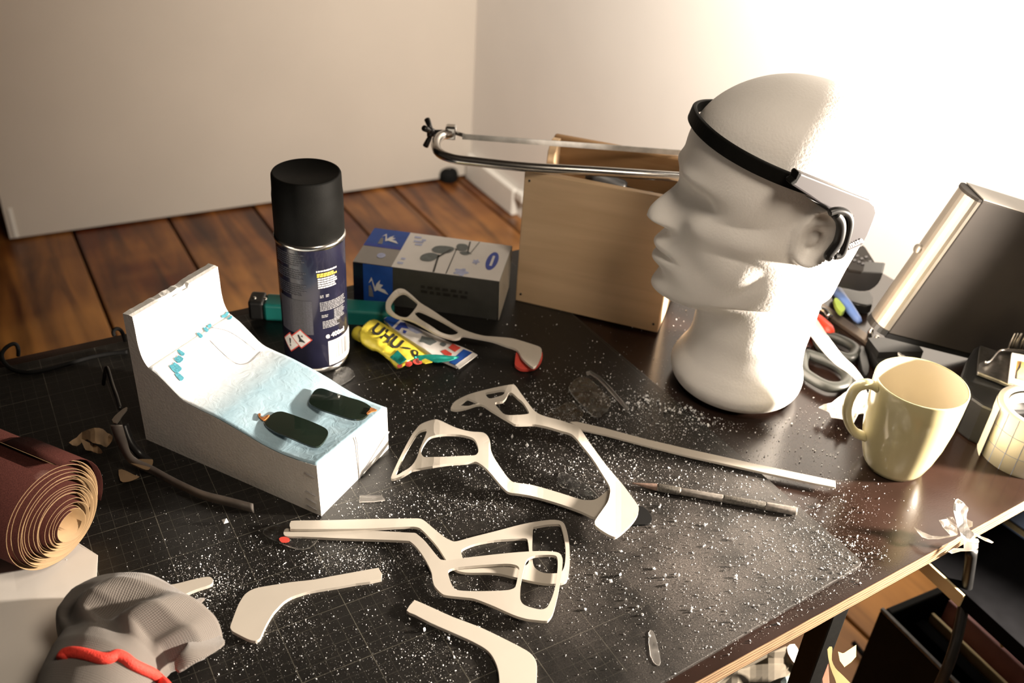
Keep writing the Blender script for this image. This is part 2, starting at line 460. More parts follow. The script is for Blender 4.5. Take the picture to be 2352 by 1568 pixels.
def mat_surface():
    """black cutting mat: printed 1 cm and 5 cm grid, worn, filmed with sanding dust on its right half"""
    m, nt, b = nm('black_cutting_mat')
    tc = N(nt, 'ShaderNodeTexCoord'); sp = N(nt, 'ShaderNodeSeparateXYZ')
    nt.links.new(tc.outputs['Object'], sp.inputs[0])
    def math_(op, a, bb=None, c=None):
        n = N(nt, 'ShaderNodeMath', operation=op)
        for i, v in enumerate((a, bb, c)):
            if v is None: continue
            if isinstance(v, (int, float)): n.inputs[i].default_value = v
            else: nt.links.new(v, n.inputs[i])
        return n.outputs[0]
    def line(axis, step, w):
        v = math_('ADD', sp.outputs[axis], step * 200.5)
        f = math_('MODULO', v, step)
        d = math_('ABSOLUTE', math_('SUBTRACT', f, step / 2))
        return math_('LESS_THAN', d, w)
    fine = math_('MAXIMUM', line(0, 0.01, 0.00016), line(1, 0.01, 0.00016))
    bold = math_('MAXIMUM', line(0, 0.05, 0.00028), line(1, 0.05, 0.00028))
    wn = N(nt, 'ShaderNodeTexNoise', inp={'Scale': 35.0, 'Detail': 4.0})
    nt.links.new(tc.outputs['Object'], wn.inputs['Vector'])
    lw = math_('ADD', math_('MULTIPLY', fine, 0.30), math_('MULTIPLY', bold, 0.45))
    wear = N(nt, 'ShaderNodeMapRange', inp={'From Min': 0.35, 'From Max': 0.65, 'To Min': 0.35, 'To Max': 1.0})
    nt.links.new(wn.outputs['Fac'], wear.inputs['Value'])
    lw = math_('MULTIPLY', lw, wear.outputs[0])
    # the printed field ends 18 mm before the right and front edges
    lw = math_('MULTIPLY', lw, math_('LESS_THAN', sp.outputs[0], 0.462))
    lw = math_('MULTIPLY', lw, math_('GREATER_THAN', sp.outputs[1], -0.292))
    lx_ = math_('DIVIDE', math_('SUBTRACT', sp.outputs[0], 0.40), 0.16)
    lw = math_('MULTIPLY', lw, math_('SUBTRACT', 1.0, math_('POWER', 2.718, math_('MULTIPLY', math_('POWER', math_('ABSOLUTE', lx_), 2.0), -1.0))))
    # border lines along the right and front edges
    def rule(axis, pos, w): return math_('LESS_THAN', math_('ABSOLUTE', math_('SUBTRACT', sp.outputs[axis], pos)), w)
    lw = math_('ADD', lw, math_('MULTIPLY', rule(0, 0.4715, 0.0002), 0.35))
    mx = N(nt, 'ShaderNodeMix', data_type='RGBA')
    mx.inputs[6].default_value = (0.0060, 0.0057, 0.0050, 1); mx.inputs[7].default_value = (0.17, 0.16, 0.13, 1)
    nt.links.new(math_('MINIMUM', lw, 1.0), mx.inputs['Factor'])
    # dust film
    n1 = N(nt, 'ShaderNodeTexNoise', inp={'Scale': 16.0, 'Detail': 8.0, 'Roughness': 0.65})
    n3 = N(nt, 'ShaderNodeTexNoise', inp={'Scale': 900.0, 'Detail': 2.0})
    nt.links.new(tc.outputs['Object'], n1.inputs['Vector']); nt.links.new(tc.outputs['Object'], n3.inputs['Vector'])
    dx = math_('DIVIDE', math_('SUBTRACT', sp.outputs[0], 0.37), 0.15)
    dy = math_('DIVIDE', math_('SUBTRACT', sp.outputs[1], -0.235), 0.115)
    r2 = math_('ADD', math_('POWER', math_('ABSOLUTE', dx), 2.0), math_('POWER', math_('ABSOLUTE', dy), 2.0))
    g = math_('POWER', 2.718, math_('MULTIPLY', r2, -1.0))
    sm = N(nt, 'ShaderNodeMapRange', inp={'From Min': 0.36, 'From Max': 0.66, 'To Min': 0.12, 'To Max': 1.15})
    nt.links.new(n1.outputs['Fac'], sm.inputs['Value'])
    sm3 = N(nt, 'ShaderNodeMapRange', inp={'From Min': 0.38, 'From Max': 0.62, 'To Min': 0.35, 'To Max': 1.0})
    nt.links.new(n3.outputs['Fac'], sm3.inputs['Value'])
    du = math_('MULTIPLY', math_('MULTIPLY', math_('ADD', math_('MULTIPLY', g, 0.175), 0.012), sm.outputs[0]), sm3.outputs[0])
    m2 = N(nt, 'ShaderNodeMix', data_type='RGBA')
    nt.links.new(du, m2.inputs['Factor']); nt.links.new(mx.outputs[2], m2.inputs[6]); m2.inputs[7].default_value = (0.52, 0.45, 0.41, 1)
    nt.links.new(m2.outputs[2], b.inputs['Base Color'])
    ro = math_('ADD', math_('MULTIPLY', du, 0.5), 0.38)
    nt.links.new(ro, b.inputs['Roughness'])
    b.inputs['Specular IOR Level'].default_value = 0.45
    bp = N(nt, 'ShaderNodeBump', inp={'Strength': 0.25, 'Distance': 0.0004})
    nt.links.new(n3.outputs['Fac'], bp.inputs['Height']); nt.links.new(bp.outputs['Normal'], b.inputs['Normal'])
    return m
MT['mat'] = mat_surface()

def sandpaper():
    m, nt, b = nm('red_brown_abrasive')
    tc = N(nt, 'ShaderNodeTexCoord')
    no = N(nt, 'ShaderNodeTexNoise', inp={'Scale': 1800.0, 'Detail': 2.0})
    n2 = N(nt, 'ShaderNodeTexNoise', inp={'Scale': 30.0, 'Detail': 4.0})
    nt.links.new(tc.outputs['Object'], no.inputs['Vector']); nt.links.new(tc.outputs['Object'], n2.inputs['Vector'])
    rp = N(nt, 'ShaderNodeValToRGB')
    rp.color_ramp.elements[0].position = 0.3; rp.color_ramp.elements[1].position = 0.75
    rp.color_ramp.elements[0].color = (0.020, 0.006, 0.005, 1); rp.color_ramp.elements[1].color = (0.055, 0.018, 0.014, 1)
    nt.links.new(no.outputs['Fac'], rp.inputs['Fac'])
    r2 = N(nt, 'ShaderNodeValToRGB'); r2.color_ramp.elements[0].position = 0.62; r2.color_ramp.elements[1].position = 0.82
    nt.links.new(n2.outputs['Fac'], r2.inputs['Fac'])
    mx = N(nt, 'ShaderNodeMix', data_type='RGBA'); mx.inputs[7].default_value = (0.13, 0.08, 0.07, 1)
    nt.links.new(r2.outputs['Color'], mx.inputs['Factor']); nt.links.new(rp.outputs['Color'], mx.inputs[6])
    nt.links.new(mx.outputs[2], b.inputs['Base Color'])
    b.inputs['Roughness'].default_value = 0.9
    b.inputs['Specular IOR Level'].default_value = 0.06
    bp = N(nt, 'ShaderNodeBump', inp={'Strength': 0.5, 'Distance': 0.0004})
    nt.links.new(no.outputs['Fac'], bp.inputs['Height']); nt.links.new(bp.outputs['Normal'], b.inputs['Normal'])
    return m
MT['abrasive'] = sandpaper()

def knit():
    m, nt, b = nm('grey_ribbed_knit')
    at_ = N(nt, 'ShaderNodeUVMap')
    tc = N(nt, 'ShaderNodeTexCoord')
    mp = N(nt, 'ShaderNodeMapping', inp={'Scale': (1.0, 1.0, 1.0)})
    nt.links.new(tc.outputs['UV'], mp.inputs['Vector'])
    wv = N(nt, 'ShaderNodeTexWave', wave_type='BANDS', bands_direction='X', inp={'Scale': 46.0, 'Distortion': 1.2, 'Detail': 2.0})
    w2 = N(nt, 'ShaderNodeTexWave', wave_type='BANDS', bands_direction='Y', inp={'Scale': 40.0, 'Distortion': 1.0, 'Detail': 2.0})
    nt.links.new(mp.outputs[0], wv.inputs['Vector']); nt.links.new(mp.outputs[0], w2.inputs['Vector'])
    mn = N(nt, 'ShaderNodeMath', operation='ADD'); nt.links.new(wv.outputs['Fac'], mn.inputs[0])
    ml = N(nt, 'ShaderNodeMath', operation='MULTIPLY'); ml.inputs[1].default_value = 0.35
    nt.links.new(w2.outputs['Fac'], ml.inputs[0]); nt.links.new(ml.outputs[0], mn.inputs[1])
    rp = N(nt, 'ShaderNodeValToRGB')
    rp.color_ramp.elements[0].position = 0.0; rp.color_ramp.elements[1].position = 0.6
    rp.color_ramp.elements[0].color = (0.045, 0.038, 0.033, 1); rp.color_ramp.elements[1].color = (0.135, 0.116, 0.10, 1)
    nt.links.new(mn.outputs[0], rp.inputs['Fac']); nt.links.new(rp.outputs['Color'], b.inputs['Base Color'])
    b.inputs['Roughness'].default_value = 0.9
    b.inputs['Sheen Weight'].default_value = 0.25
    bp = N(nt, 'ShaderNodeBump', inp={'Strength': 0.35, 'Distance': 0.0006})
    nt.links.new(mn.outputs[0], bp.inputs['Height']); nt.links.new(bp.outputs['Normal'], b.inputs['Normal'])
    return m
MT['knit'] = knit()

def blue_film():
    m, nt, b = nm('pale_blue_plastic_film')
    tc = N(nt, 'ShaderNodeTexCoord')
    no = N(nt, 'ShaderNodeTexNoise', inp={'Scale': 22.0, 'Detail': 4.0})
    nt.links.new(tc.outputs['Object'], no.inputs['Vector'])
    sp = N(nt, 'ShaderNodeSeparateXYZ'); nt.links.new(tc.outputs['UV'], sp.inputs[0])
    rp = N(nt, 'ShaderNodeValToRGB')
    rp.color_ramp.elements[0].position = 0.35; rp.color_ramp.elements[1].position = 0.7
    rp.color_ramp.elements[0].color = (0.33, 0.50, 0.60, 1); rp.color_ramp.elements[1].color = (0.45, 0.60, 0.69, 1)
    nt.links.new(no.outputs['Fac'], rp.inputs['Fac'])
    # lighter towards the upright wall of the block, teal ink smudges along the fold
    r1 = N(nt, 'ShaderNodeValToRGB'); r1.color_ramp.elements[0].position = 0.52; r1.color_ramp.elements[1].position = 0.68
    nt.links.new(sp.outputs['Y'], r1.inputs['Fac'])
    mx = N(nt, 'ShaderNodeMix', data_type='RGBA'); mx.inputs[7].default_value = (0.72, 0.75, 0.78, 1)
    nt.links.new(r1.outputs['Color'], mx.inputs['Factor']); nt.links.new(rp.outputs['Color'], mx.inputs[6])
    nt.links.new(mx.outputs[2], b.inputs['Base Color'])
    b.inputs['Roughness'].default_value = 0.32
    bp = N(nt, 'ShaderNodeBump', inp={'Strength': 0.25, 'Distance': 0.002})
    n2 = N(nt, 'ShaderNodeTexNoise', inp={'Scale': 90.0, 'Detail': 3.0, 'Distortion': 1.5})
    nt.links.new(tc.outputs['Object'], n2.inputs['Vector'])
    nt.links.new(n2.outputs['Fac'], bp.inputs['Height']); nt.links.new(bp.outputs['Normal'], b.inputs['Normal'])
    return m
MT['blue_film'] = blue_film()
# ---------------------------------------------------------------- the room
FLOOR = -0.70
def struct(name, bm, m): return tag(from_bm(name, bm, m), kind='structure')
X_, Y_ = Vector((1, 0, 0)), Vector((0, 1, 0))
floor = struct('floor', frame_box((-3.5, -3.6, FLOOR - 0.06), X_, Y_, UP, 4.82, 6.9, 0.035), MT['void'])
seams = [-1.79, -1.55, -1.31, -1.08, -0.84, -0.60, -0.355, -0.115, 0.125, 0.375, 0.615, 0.855, 1.05, 1.262, 1.318]
rnd = random.Random(4)
for i, (a, b) in enumerate(zip(seams, seams[1:])):
    bm = frame_box((0, 0, -0.025), X_, Y_, UP, b - a - 0.008, 5.0, 0.025 + rnd.uniform(-0.001, 0.001))
    me = bpy.data.meshes.new('plank')
    bmesh.ops.recalc_face_normals(bm, faces=bm.faces); bm.to_mesh(me); bm.free()
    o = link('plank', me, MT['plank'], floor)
    o.location = (a + 0.004, -1.85, FLOOR)
    bevel(o, 0.003, 2)
# back wall: a partition that ends at the left, 3 degrees out of square
E0, E1 = Vector((-0.030, 1.985, FLOOR)), Vector((1.33, 1.907, FLOOR))
ew = (E1 - E0).normalized(); nw = Vector((-ew.y, ew.x, 0))
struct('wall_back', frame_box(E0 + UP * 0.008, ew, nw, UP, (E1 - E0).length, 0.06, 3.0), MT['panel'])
t1 = struct('trim_1', frame_box(E0 + ew * 0.012 - nw * 0.003 + UP * 0.01, ew, nw, UP, 0.010, 0.003, 0.085), MT['skirting'])
struct('wall_right', frame_box((1.312, -3.6, FLOOR), X_, Y_, UP, 0.08, 5.65, 3.0), MT['wall'])
struct('wall_left', frame_box((-3.56, -3.6, FLOOR), X_, Y_, UP, 0.06, 7.0, 3.0), MT['room'])
struct('wall_far', frame_box((-3.5, 3.25, FLOOR), X_, Y_, UP, 4.9, 0.06, 3.0), MT['satin_black'])
struct('wall_front', frame_box((-3.5, -3.66, FLOOR), X_, Y_, UP, 4.9, 0.06, 3.0), MT['room'])
struct('ceiling', frame_box((-3.56, -3.66, FLOOR + 3.0), X_, Y_, UP, 5.0, 7.0, 0.06), MT['room'])
bb = bmesh.new()
frame_box((1.293, 0.9, FLOOR), X_, Y_, UP, 0.018, 0.66, 0.085, bb)
bs = struct('baseboard_right', frame_box((1.290, 1.60, FLOOR), X_, Y_, UP, 0.021, 0.30, 0.085), MT['skirting'])
bevel(bs, 0.006, 3)
bs2 = struct('baseboard_right', frame_box((1.294, -1.0, FLOOR), X_, Y_, UP, 0.017, 2.52, 0.060), MT['skirting'])
bevel(bs2, 0.004, 3)
# door stop in the corner
ds = thing('door_stop', 'round black rubber door stop on the floor in the far corner', 'door stop', at(1030, 415, FLOOR))
p = at(1030, 413, FLOOR)
lathe('rubber_body', [(0, 0), (0.028, 0), (0.031, 0.006), (0.031, 0.022), (0.026, 0.034), (0.014, 0.040), (0, 0.041)], p, MT['rubber'], ds)
lathe('fixing_screw', [(0, 0.040), (0.006, 0.040), (0.005, 0.043), (0, 0.0435)], p, MT['dull_steel'], ds, seg=16)
# cable joint by the skirting
cj = thing('cable_clip', 'small white cable clip on the wall above the low skirting', 'cable clip', (1.30, 1.53, FLOOR))
o = from_bm('clip_body', frame_box((1.290, 1.545, FLOOR + 0.062), X_, Y_, UP, 0.022, 0.045, 0.028), MT['skirting'], cj); bevel(o, 0.006, 3)
tube('cable', catmull([(1.300, 1.55, FLOOR + 0.075), (1.298, 1.45, FLOOR + 0.064), (1.298, 1.25, FLOOR + 0.064), (1.298, 0.9, FLOOR + 0.064)], 6), 0.004, MT['skirting'], cj)

# ---------------------------------------------------------------- table
tb = thing('work_table', 'dark brown film-faced plywood work table carrying everything', 'table', (0.1, 0, -0.019))
TB, TM = -0.019, -0.003
FL, FR = Vector((-0.62, -0.353, 0)), Vector((0.885, -0.297, 0))
BL, BR = Vector((-0.62, 0.281, 0)), Vector((0.885, 0.281, 0))
def slab(name, z0, z1, mat, inset=0.0):
    bm = bmesh.new()
    q = [FL, FR, BR, BL]
    lo = [bm.verts.new((v.x, v.y, z0)) for v in q]; hi = [bm.verts.new((v.x, v.y, z1)) for v in q]
    bm.faces.new(lo); bm.faces.new(hi)
    for i in range(4): bm.faces.new((lo[i], lo[(i + 1) % 4], hi[(i + 1) % 4], hi[i]))
    return from_bm(name, bm, mat, tb)
slab('plywood_core', TB + 0.0006, TM - 0.0006, MT['ply'])
slab('top_film', TM - 0.0006, TM, MT['film'])
slab('bottom_film', TB, TB + 0.0006, MT['film'])
# black square steel legs
lx, ly = 0.462, -0.298
def leg(x, y):
    o = from_bm('leg', frame_box((x, y, FLOOR), X_, Y_, UP, 0.020, 0.020, TB - FLOOR), MT['satin_black'], tb); bevel(o, 0.002)
leg(0.456, -0.300); leg(-0.58, -0.33); leg(-0.58, 0.235); leg(0.83, 0.235)

# cutting mat, corners rounded
mb = Vector((0.4812, -0.2945, 0)); 
mo = [(-0.42, -0.372), (0.2663 - 0.30, -0.3312), (0.2663, -0.3107)]
r = 0.006
mo += [(0.4812 - r, -0.2955), (0.4812 - r * .3, -0.2955 + r * .3), (0.4812, -0.2955 + r)]
mo += [(0.4800, -0.145), (0.4735, 0.10), (0.470, 0.258), (0.466, 0.264), (-0.42, 0.264)]
# keep the mat on the table: its front edge stays just behind the table's front edge
def front_y(x): return FL.y + (FR.y - FL.y) * (x - FL.x) / (FR.x - FL.x)
mo = [(x, max(y, front_y(x) + 0.006)) for x, y in mo]
o = sheet('cutting_mat', mo, [], lambda x, y: (x, y, 0.0), 0.003, MT['mat'], sub=1, bev=0.0006)
tag(o, 'large black cutting mat with a fine grid and sanding dust, covering the table', 'cutting mat')

# ---------------------------------------------------------------- foam block with curved top
HB = Vector((0.557, -0.053, 0))
P0 = Vector((0.1164, -0.0569, 0)); be = Vector((0.8369, 0.5474, 0)).normalized(); bl = Vector((-be.y, be.x, 0))
BW = 0.0982
prof = [(0.0014, 0.0521), (0.0169, 0.0499), (0.0353, 0.0490), (0.054, 0.0506), (0.0715, 0.0540), (0.084, 0.0562), (0.1012, 0.0588), (0.1214, 0.0602),
        (0.134, 0.0622), (0.1457, 0.0698), (0.1574, 0.0777), (0.1669, 0.0826), (0.1725, 0.0905), (0.1748, 0.1027), (0.1750, 0.1191), (0.1754, 0.1285)]
pc = catmull([(s, z, 0) for s, z in prof], 3)
fb = thing('foam_block', 'white foam block with a curved pale blue top, left of centre', 'foam block', P0)
NT = 28
def block_pt(t, s, z):
    # the front face is a little lower on its right side, the upright wall a touch thinner there
    zz = z
    if s < 0.06: zz = z - 0.0088 * t * (1 - s / 0.06)
    return P0 + be * (BW * t) + bl * s + UP * zz
rn = random.Random(11)
def top_drop(t):
    d = 0.0
    if 0.30 < t < 0.60: d = 0.0035 * math.sin((t - 0.30) / 0.30 * math.pi) + rn.uniform(0, 0.0012)
    if 0.57 < t < 0.62: d = 0.005
    return d
rows = []
for i in range(NT + 1):
    t = i / NT
    d = top_drop(t)
    loop = [(0.0, 0.0)] + [(p.x, p.y) for p in pc]
    loop[-1] = (loop[-1][0], 0.1295 - d)
    loop += [(0.1790, 0.1300 - d * 0.4), (0.1858, 0.1292 - d * .2 + rn.uniform(-.0005, .0005)), (0.1862, 0.07), (0.1866, 0.0)]
    rows.append([block_pt(t, s, z) for s, z in loop])
vs = [v for r_ in rows for v in r_]; m_ = len(rows[0]); fs = []
for i in range(NT):
    for j in range(m_):
        fs.append([i * m_ + j, i * m_ + (j + 1) % m_, (i + 1) * m_ + (j + 1) % m_, (i + 1) * m_ + j])
fs.append(list(range(m_))[::-1]); fs.append([NT * m_ + j for j in range(m_)])
body = from_data('foam_body', vs, fs, MT['foam'], fb)
# film over the trough
cov = [(p.x, p.y) for p in pc if p.x < 0.1690]
vs = []; uv = []
off = 0.0007
for i in range(NT + 1):
    t = i / NT
    lim = 0.1690 + 0.0015 * math.sin(t * 9) 
    for j, (s, z) in enumerate(cov):
        vs.append(block_pt(t, min(s, lim), z + off + 0.0003 * noise.noise(Vector((t * 6, s * 60, 0))))); uv.append((t, j / (len(cov) - 1)))
m_ = len(cov)
fs = [[i * m_ + j, i * m_ + j + 1, (i + 1) * m_ + j + 1, (i + 1) * m_ + j] for i in range(NT) for j in range(m_ - 1)]
o = from_data('film_cover', vs, fs, MT['blue_film'], fb, True)
ul = o.data.uv_layers.new(name='UVMap')
for lp in o.data.loops: ul.data[lp.index].uv = uv[lp.vertex_index]
o['label'] = 'pale blue plastic film over the trough'
sd = o.modifiers.new('thick', 'SOLIDIFY'); sd.thickness = 0.0004; sd.offset = 1
def on_block(t, s, lift=0.0012):
    for a, b in zip(pc, pc[1:]):
        if a.x <= s <= b.x + 1e-9:
            k = (s - a.x) / max(1e-9, b.x - a.x)
            return block_pt(t, s, a.y + (b.y - a.y) * k + lift)
    return block_pt(t, s, pc[-1].y + lift)
# teal ink smudges along the fold
MT['ink'] = plain('teal_ink', (0.04, 0.20, 0.26), 0.6, var=0.4, scale=900)
for t0, t1, s0, s1 in ((0.90, 0.99, .1672, .1692), (0.93, 0.99, .1635, .1655), (0.66, 0.70, .1655, .169), (0.71, 0.76, .1670, .169), (0.57, 0.61, .164, .1685), (0.30, 0.34, .160, .166), (0.22, 0.29, .157, .162), (0.13, 0.21, .152, .159), (0.11, 0.16, .146, .152)):
    o = sheet('ink_smudge', [(t0, s0), ((t0 + t1) / 2, s0 - .0006), (t1, s0 + .0005), (t1 - .01, s1), ((t0 + t1) / 2 + .004, s1 - .0009), (t0 + .008, s1 - .0003)], [], lambda a, b: on_block(a, b, 0.0020), 0.0003, MT['ink'], fb, sub=2, bev=0)
# pencil lines drawn on the slope
def on_block_path(pts): return [on_block(t, s, 0.0016) for t, s in pts]
MT['pencil'] = plain('pencil_grey', (0.24, 0.22, 0.22), 0.7, var=0.2)
tube('pencil_line', catmull(on_block_path([(0.62, .158), (0.62, .145), (0.64, .133), (0.70, .126), (0.80, .1255), (0.92, .1265)]), 5), 0.00025, MT['pencil'], fb, 5)
tube('pencil_line', catmull(on_block_path([(0.74, .166), (0.83, .156), (0.88, .143), (0.89, .132)]), 5), 0.00025, MT['pencil'], fb, 5)
# knife cuts down the front face and slanting across its lower right corner
def front_pt(t, z, o=-0.0004): return P0 + be * (BW * t) + bl * o + UP * z
MT['cut'] = plain('grey_cut_line', (0.38, 0.38, 0.40), 0.8)
tube('cut_line', [front_pt(.535, .0005), front_pt(.53, .02), front_pt(.52, .040), front_pt(.50, .0475)], 0.0006, MT['cut'], fb, 6)
tube('cut_line', [front_pt(.56, .0008), front_pt(.76, .010), front_pt(.998, .0195)], 0.0006, MT['cut'], fb, 6)
for z in (0.039, 0.020, 0.012, 0.005):
    tube('cut_line', [P0 - be * 0.0003 + bl * 0.004 + UP * z, P0 - be * 0.0003 + bl * 0.014 + UP * (z + .001)], 0.0003, MT['cut'], fb, 5)

# two dark lenses lying in the trough
def lens(px_outline, label, res):
    t = thing('sunglass_lens', label, 'lens', at(*px_outline[0], 0.055), 'dark lenses on the foam block')
    zt = 0.0575
    ctr = sum((Vector(p).to_3d() for p in px_outline), Vector((0, 0, 0))) / len(px_outline)
    def f(x, y):
        q = at(x, y, zt)
        return q + UP * (-0.00002 * ((x - ctr.x) ** 2 + (y - ctr.y) ** 2) ** .5)
    o = sheet('lens_glass', px_outline, [], f, 0.0018, MT['lens'], t, grid=14, sub=4, bev=0.0004, smooth=False)
    o2 = sheet('rust_edge', res, [], lambda x, y: at(x, y, zt - 0.0004), 0.0010, MT['rust'], t, sub=2, bev=0)
    return t
lens(cs([(700, 235), (740, 165), (790, 135), (850, 140), (950, 180), (1100, 230), (1250, 270), (1345, 325), (1335, 370), (1290, 430), (1220, 458), (1120, 455), (980, 415), (820, 360), (720, 310), (690, 275)], 560, 860, 4.611),
     'dark green lens on the foam block nearer the spray can', cs([(1345, 345), (1410, 372), (1385, 382), (1355, 390), (1310, 415), (1300, 405), (1335, 370)], 560, 860, 4.611))
lens(cs([(215, 485), (250, 440), (320, 390), (390, 378), (460, 395), (580, 440), (720, 490), (850, 545), (890, 585), (885, 630), (840, 700), (790, 742), (720, 745), (600, 705), (460, 645), (330, 590), (240, 530)], 560, 860, 4.611),
     'dark green lens on the foam block nearer the sandpaper roll', cs([(150, 420), (165, 408), (180, 415), (175, 440), (205, 450), (240, 430), (272, 425), (235, 465), (205, 480), (165, 455)], 560, 860, 4.611))

# ---------------------------------------------------------------- spray can
cc = Vector((0.1921, 0.1587, 0.0)); CR = 0.0316
can = thing('spray_can', 'tall navy aerosol can with a matt black cap behind the foam block', 'spray can', cc)
lathe('can_body', [(0, 0.002), (0.027, 0.002), (0.0285, 0.0), (0.0305, 0.0012), (0.0312, 0.004), (0.0306, 0.0062), (CR, 0.0085), (CR, 0.134), (0.0313, 0.1365)], cc, MT['navy'], can)
lathe('bottom_rim', [(0.0285, 0.0002), (0.0309, 0.0008), (0.0318, 0.0035), (0.0314, 0.0062), (0.0306, 0.0066)], cc, MT['steel'], can)
lathe('shoulder_ring', [(0.0314, 0.1345), (0.0325, 0.1352), (0.0328, 0.1375), (0.0322, 0.1395), (0.0305, 0.1400)], cc, MT['steel'], can)
lathe('cap', [(0.0312, 0.1396), (0.0318, 0.1400), (0.0318, 0.178), (0.0312, 0.184), (0.0309, 0.1965), (0.0300, 0.1982), (0.0285, 0.1984), (0.0275, 0.1975), (0, 0.1972)], cc, MT['satin_black'], can)
def on_can(a, z, r=CR + 0.00025):
    a = math.radians(a); return cc + Vector((math.cos(a) * r, math.sin(a) * r, z))
KA = math.degrees(1 / CR)      # degrees per metre along the girth
def can_patch(name, a0, a1, z0, z1, mat, lift=0.0002, label=None):
    n = max(2, int(abs(a1 - a0) / 5)); vs = []; fs = []
    for i in range(n + 1):
        a = a0 + (a1 - a0) * i / n
        vs += [on_can(a, z0, CR + lift), on_can(a, z1, CR + lift)]
        if i: fs.append([2 * i - 2, 2 * i, 2 * i + 1, 2 * i - 1])
    o = from_data(name, vs, fs, mat, can)
    if label: o['label'] = label
    return o
def can_text(body, a, z, size, mat, name='lettering'):
    vs, fs = text_mesh(body, size, 'LEFT', size * 0.02)
    return from_data(name, [on_can(a + x * KA, z + y, CR + 0.0004) for x, y, _ in vs], fs, mat, can, recalc=False)
def word_lines(a0, a1, z_top, n, pitch, h, mat, seed, ragged=0.25, name='printed_lines'):
    rr = random.Random(seed); vs = []; fs = []
    for k in range(n):
        z = z_top - k * pitch; a = a0
        end = a1 - rr.random() * ragged * (a1 - a0)
        while a < end:
            w = rr.uniform(1.5, 6.0); b = min(end, a + w)
            i = len(vs)
            vs += [on_can(a, z - h, CR + 0.0003), on_can(b, z - h, CR + 0.0003), on_can(b, z, CR + 0.0003), on_can(a, z, CR + 0.0003)]
            fs.append([i, i + 1, i + 2, i + 3]); a = b + 0.9
    return from_data(name, vs, fs, mat, can, recalc=False)
can_patch('label_panel', -178, -112, 0.046, 0.083, MT['dim_print'], 0.00015)
word_lines(-178, -118, 0.131, 6, 0.0022, 0.0013, MT['dim_print'], 1)
word_lines(-178, -116, 0.115, 5, 0.0022, 0.0013, MT['dim_print'], 2)
word_lines(-178, -116, 0.100, 6, 0.0022, 0.0013, MT['dim_print'], 3)
# right column: short lines under an empty space, one yellow
word_lines(-102, -64, 0.1145, 1, 0.0023, 0.0014, MT['white_print'], 4, 0.05)
word_lines(-101, -64, 0.1115, 2, 0.0021, 0.0017, MT['yellow_print'], 5, 0.3)
word_lines(-100, -62, 0.1065, 5, 0.0023, 0.0013, MT['white_print'], 6)
word_lines(-98, -92, 0.0885, 2, 0.0016, 0.0012, MT['grey_print'], 7, 0)
word_lines(-88, -82, 0.0885, 2, 0.0016, 0.0012, MT['grey_print'], 8, 0)
word_lines(-99, -44, 0.081, 6, 0.0017, 0.0010, MT['grey_print'], 9, 0.1)
word_lines(-97, -85, 0.067, 2, 0.0017, 0.0011, MT['grey_print'], 10, 0.1)
word_lines(-74, -46, 0.070, 7, 0.0017, 0.0010, MT['grey_print'], 12, 0.3)
word_lines(-96, -60, 0.060, 5, 0.0017, 0.0011, MT['grey_print'], 13, 0.3)
can_text('e', -92, 0.0405, 0.0085, MT['white_print'])
can_text('400ml', -82, 0.0408, 0.0068, MT['white_print'])
can_patch('bar_code_panel', -88, -22, 0.009, 0.0365, MT['white_print'], 0.00025, 'white bar code panel')
rb = random.Random(2); vs = []; fs = []; a = -74
while a < -28:
    w = rb.choice((0.5, 0.9, 1.4)); i = len(vs)
    vs += [on_can(a, 0.015, CR + 0.0005), on_can(a + w, 0.015, CR + 0.0005), on_can(a + w, 0.034, CR + 0.0005), on_can(a, 0.034, CR + 0.0005)]
    fs.append([i, i + 1, i + 2, i + 3]); a += w + rb.choice((0.6, 1.0, 1.5))
from_data('bar_code', vs, fs, MT['grey_print'], can, recalc=False)
def hazard(ac, zc, r, kind):
    def dia(name, rr, lift, mat):
        n = 6; vs = []; fs = []
        pts = []
        q = [(-1, 0), (0, -1), (1, 0), (0, 1)]
        for i in range(4):
            for k in range(n):
                x = q[i][0] + (q[(i + 1) % 4][0] - q[i][0]) * k / n; y = q[i][1] + (q[(i + 1) % 4][1] - q[i][1]) * k / n
                pts.append((x * rr, y * rr))
        vs = [on_can(ac, zc, CR + lift)] + [on_can(ac + x * KA, zc + y, CR + lift) for x, y in pts]
        fs = [[0, 1 + i, 1 + (i + 1) % len(pts)] for i in range(len(pts))]
        return from_data(name, vs, fs, mat, can)
    dia('hazard_border', r, 0.0003, MT['red_print'])
    dia('hazard_diamond', r * 0.86, 0.00045, MT['white_print'])
    if kind == 0:
        sh = [[(-.10, .42), (.10, .42), (.06, -.12), (-.06, -.12)], [(-.08, -.22), (.08, -.22), (.08, -.38), (-.08, -.38)]]
    else:
        sh = [[(-.30, .35), (-.15, .40), (.02, .05), (.30, -.20), (.38, -.35), (.1, -.3), (-.2, -.34), (-.15, -.1)], [(.0, .25), (.15, .42), (.2, .2)]]
    for s in sh:
        from_data('hazard_symbol', [on_can(ac + x * r * KA, zc + y * r, CR + 0.0006) for x, y in s], [list(range(len(s)))], MT['black_print'], can)
hazard(-135, 0.0405, 0.0112, 1); hazard(-158, 0.0325, 0.0112, 0)

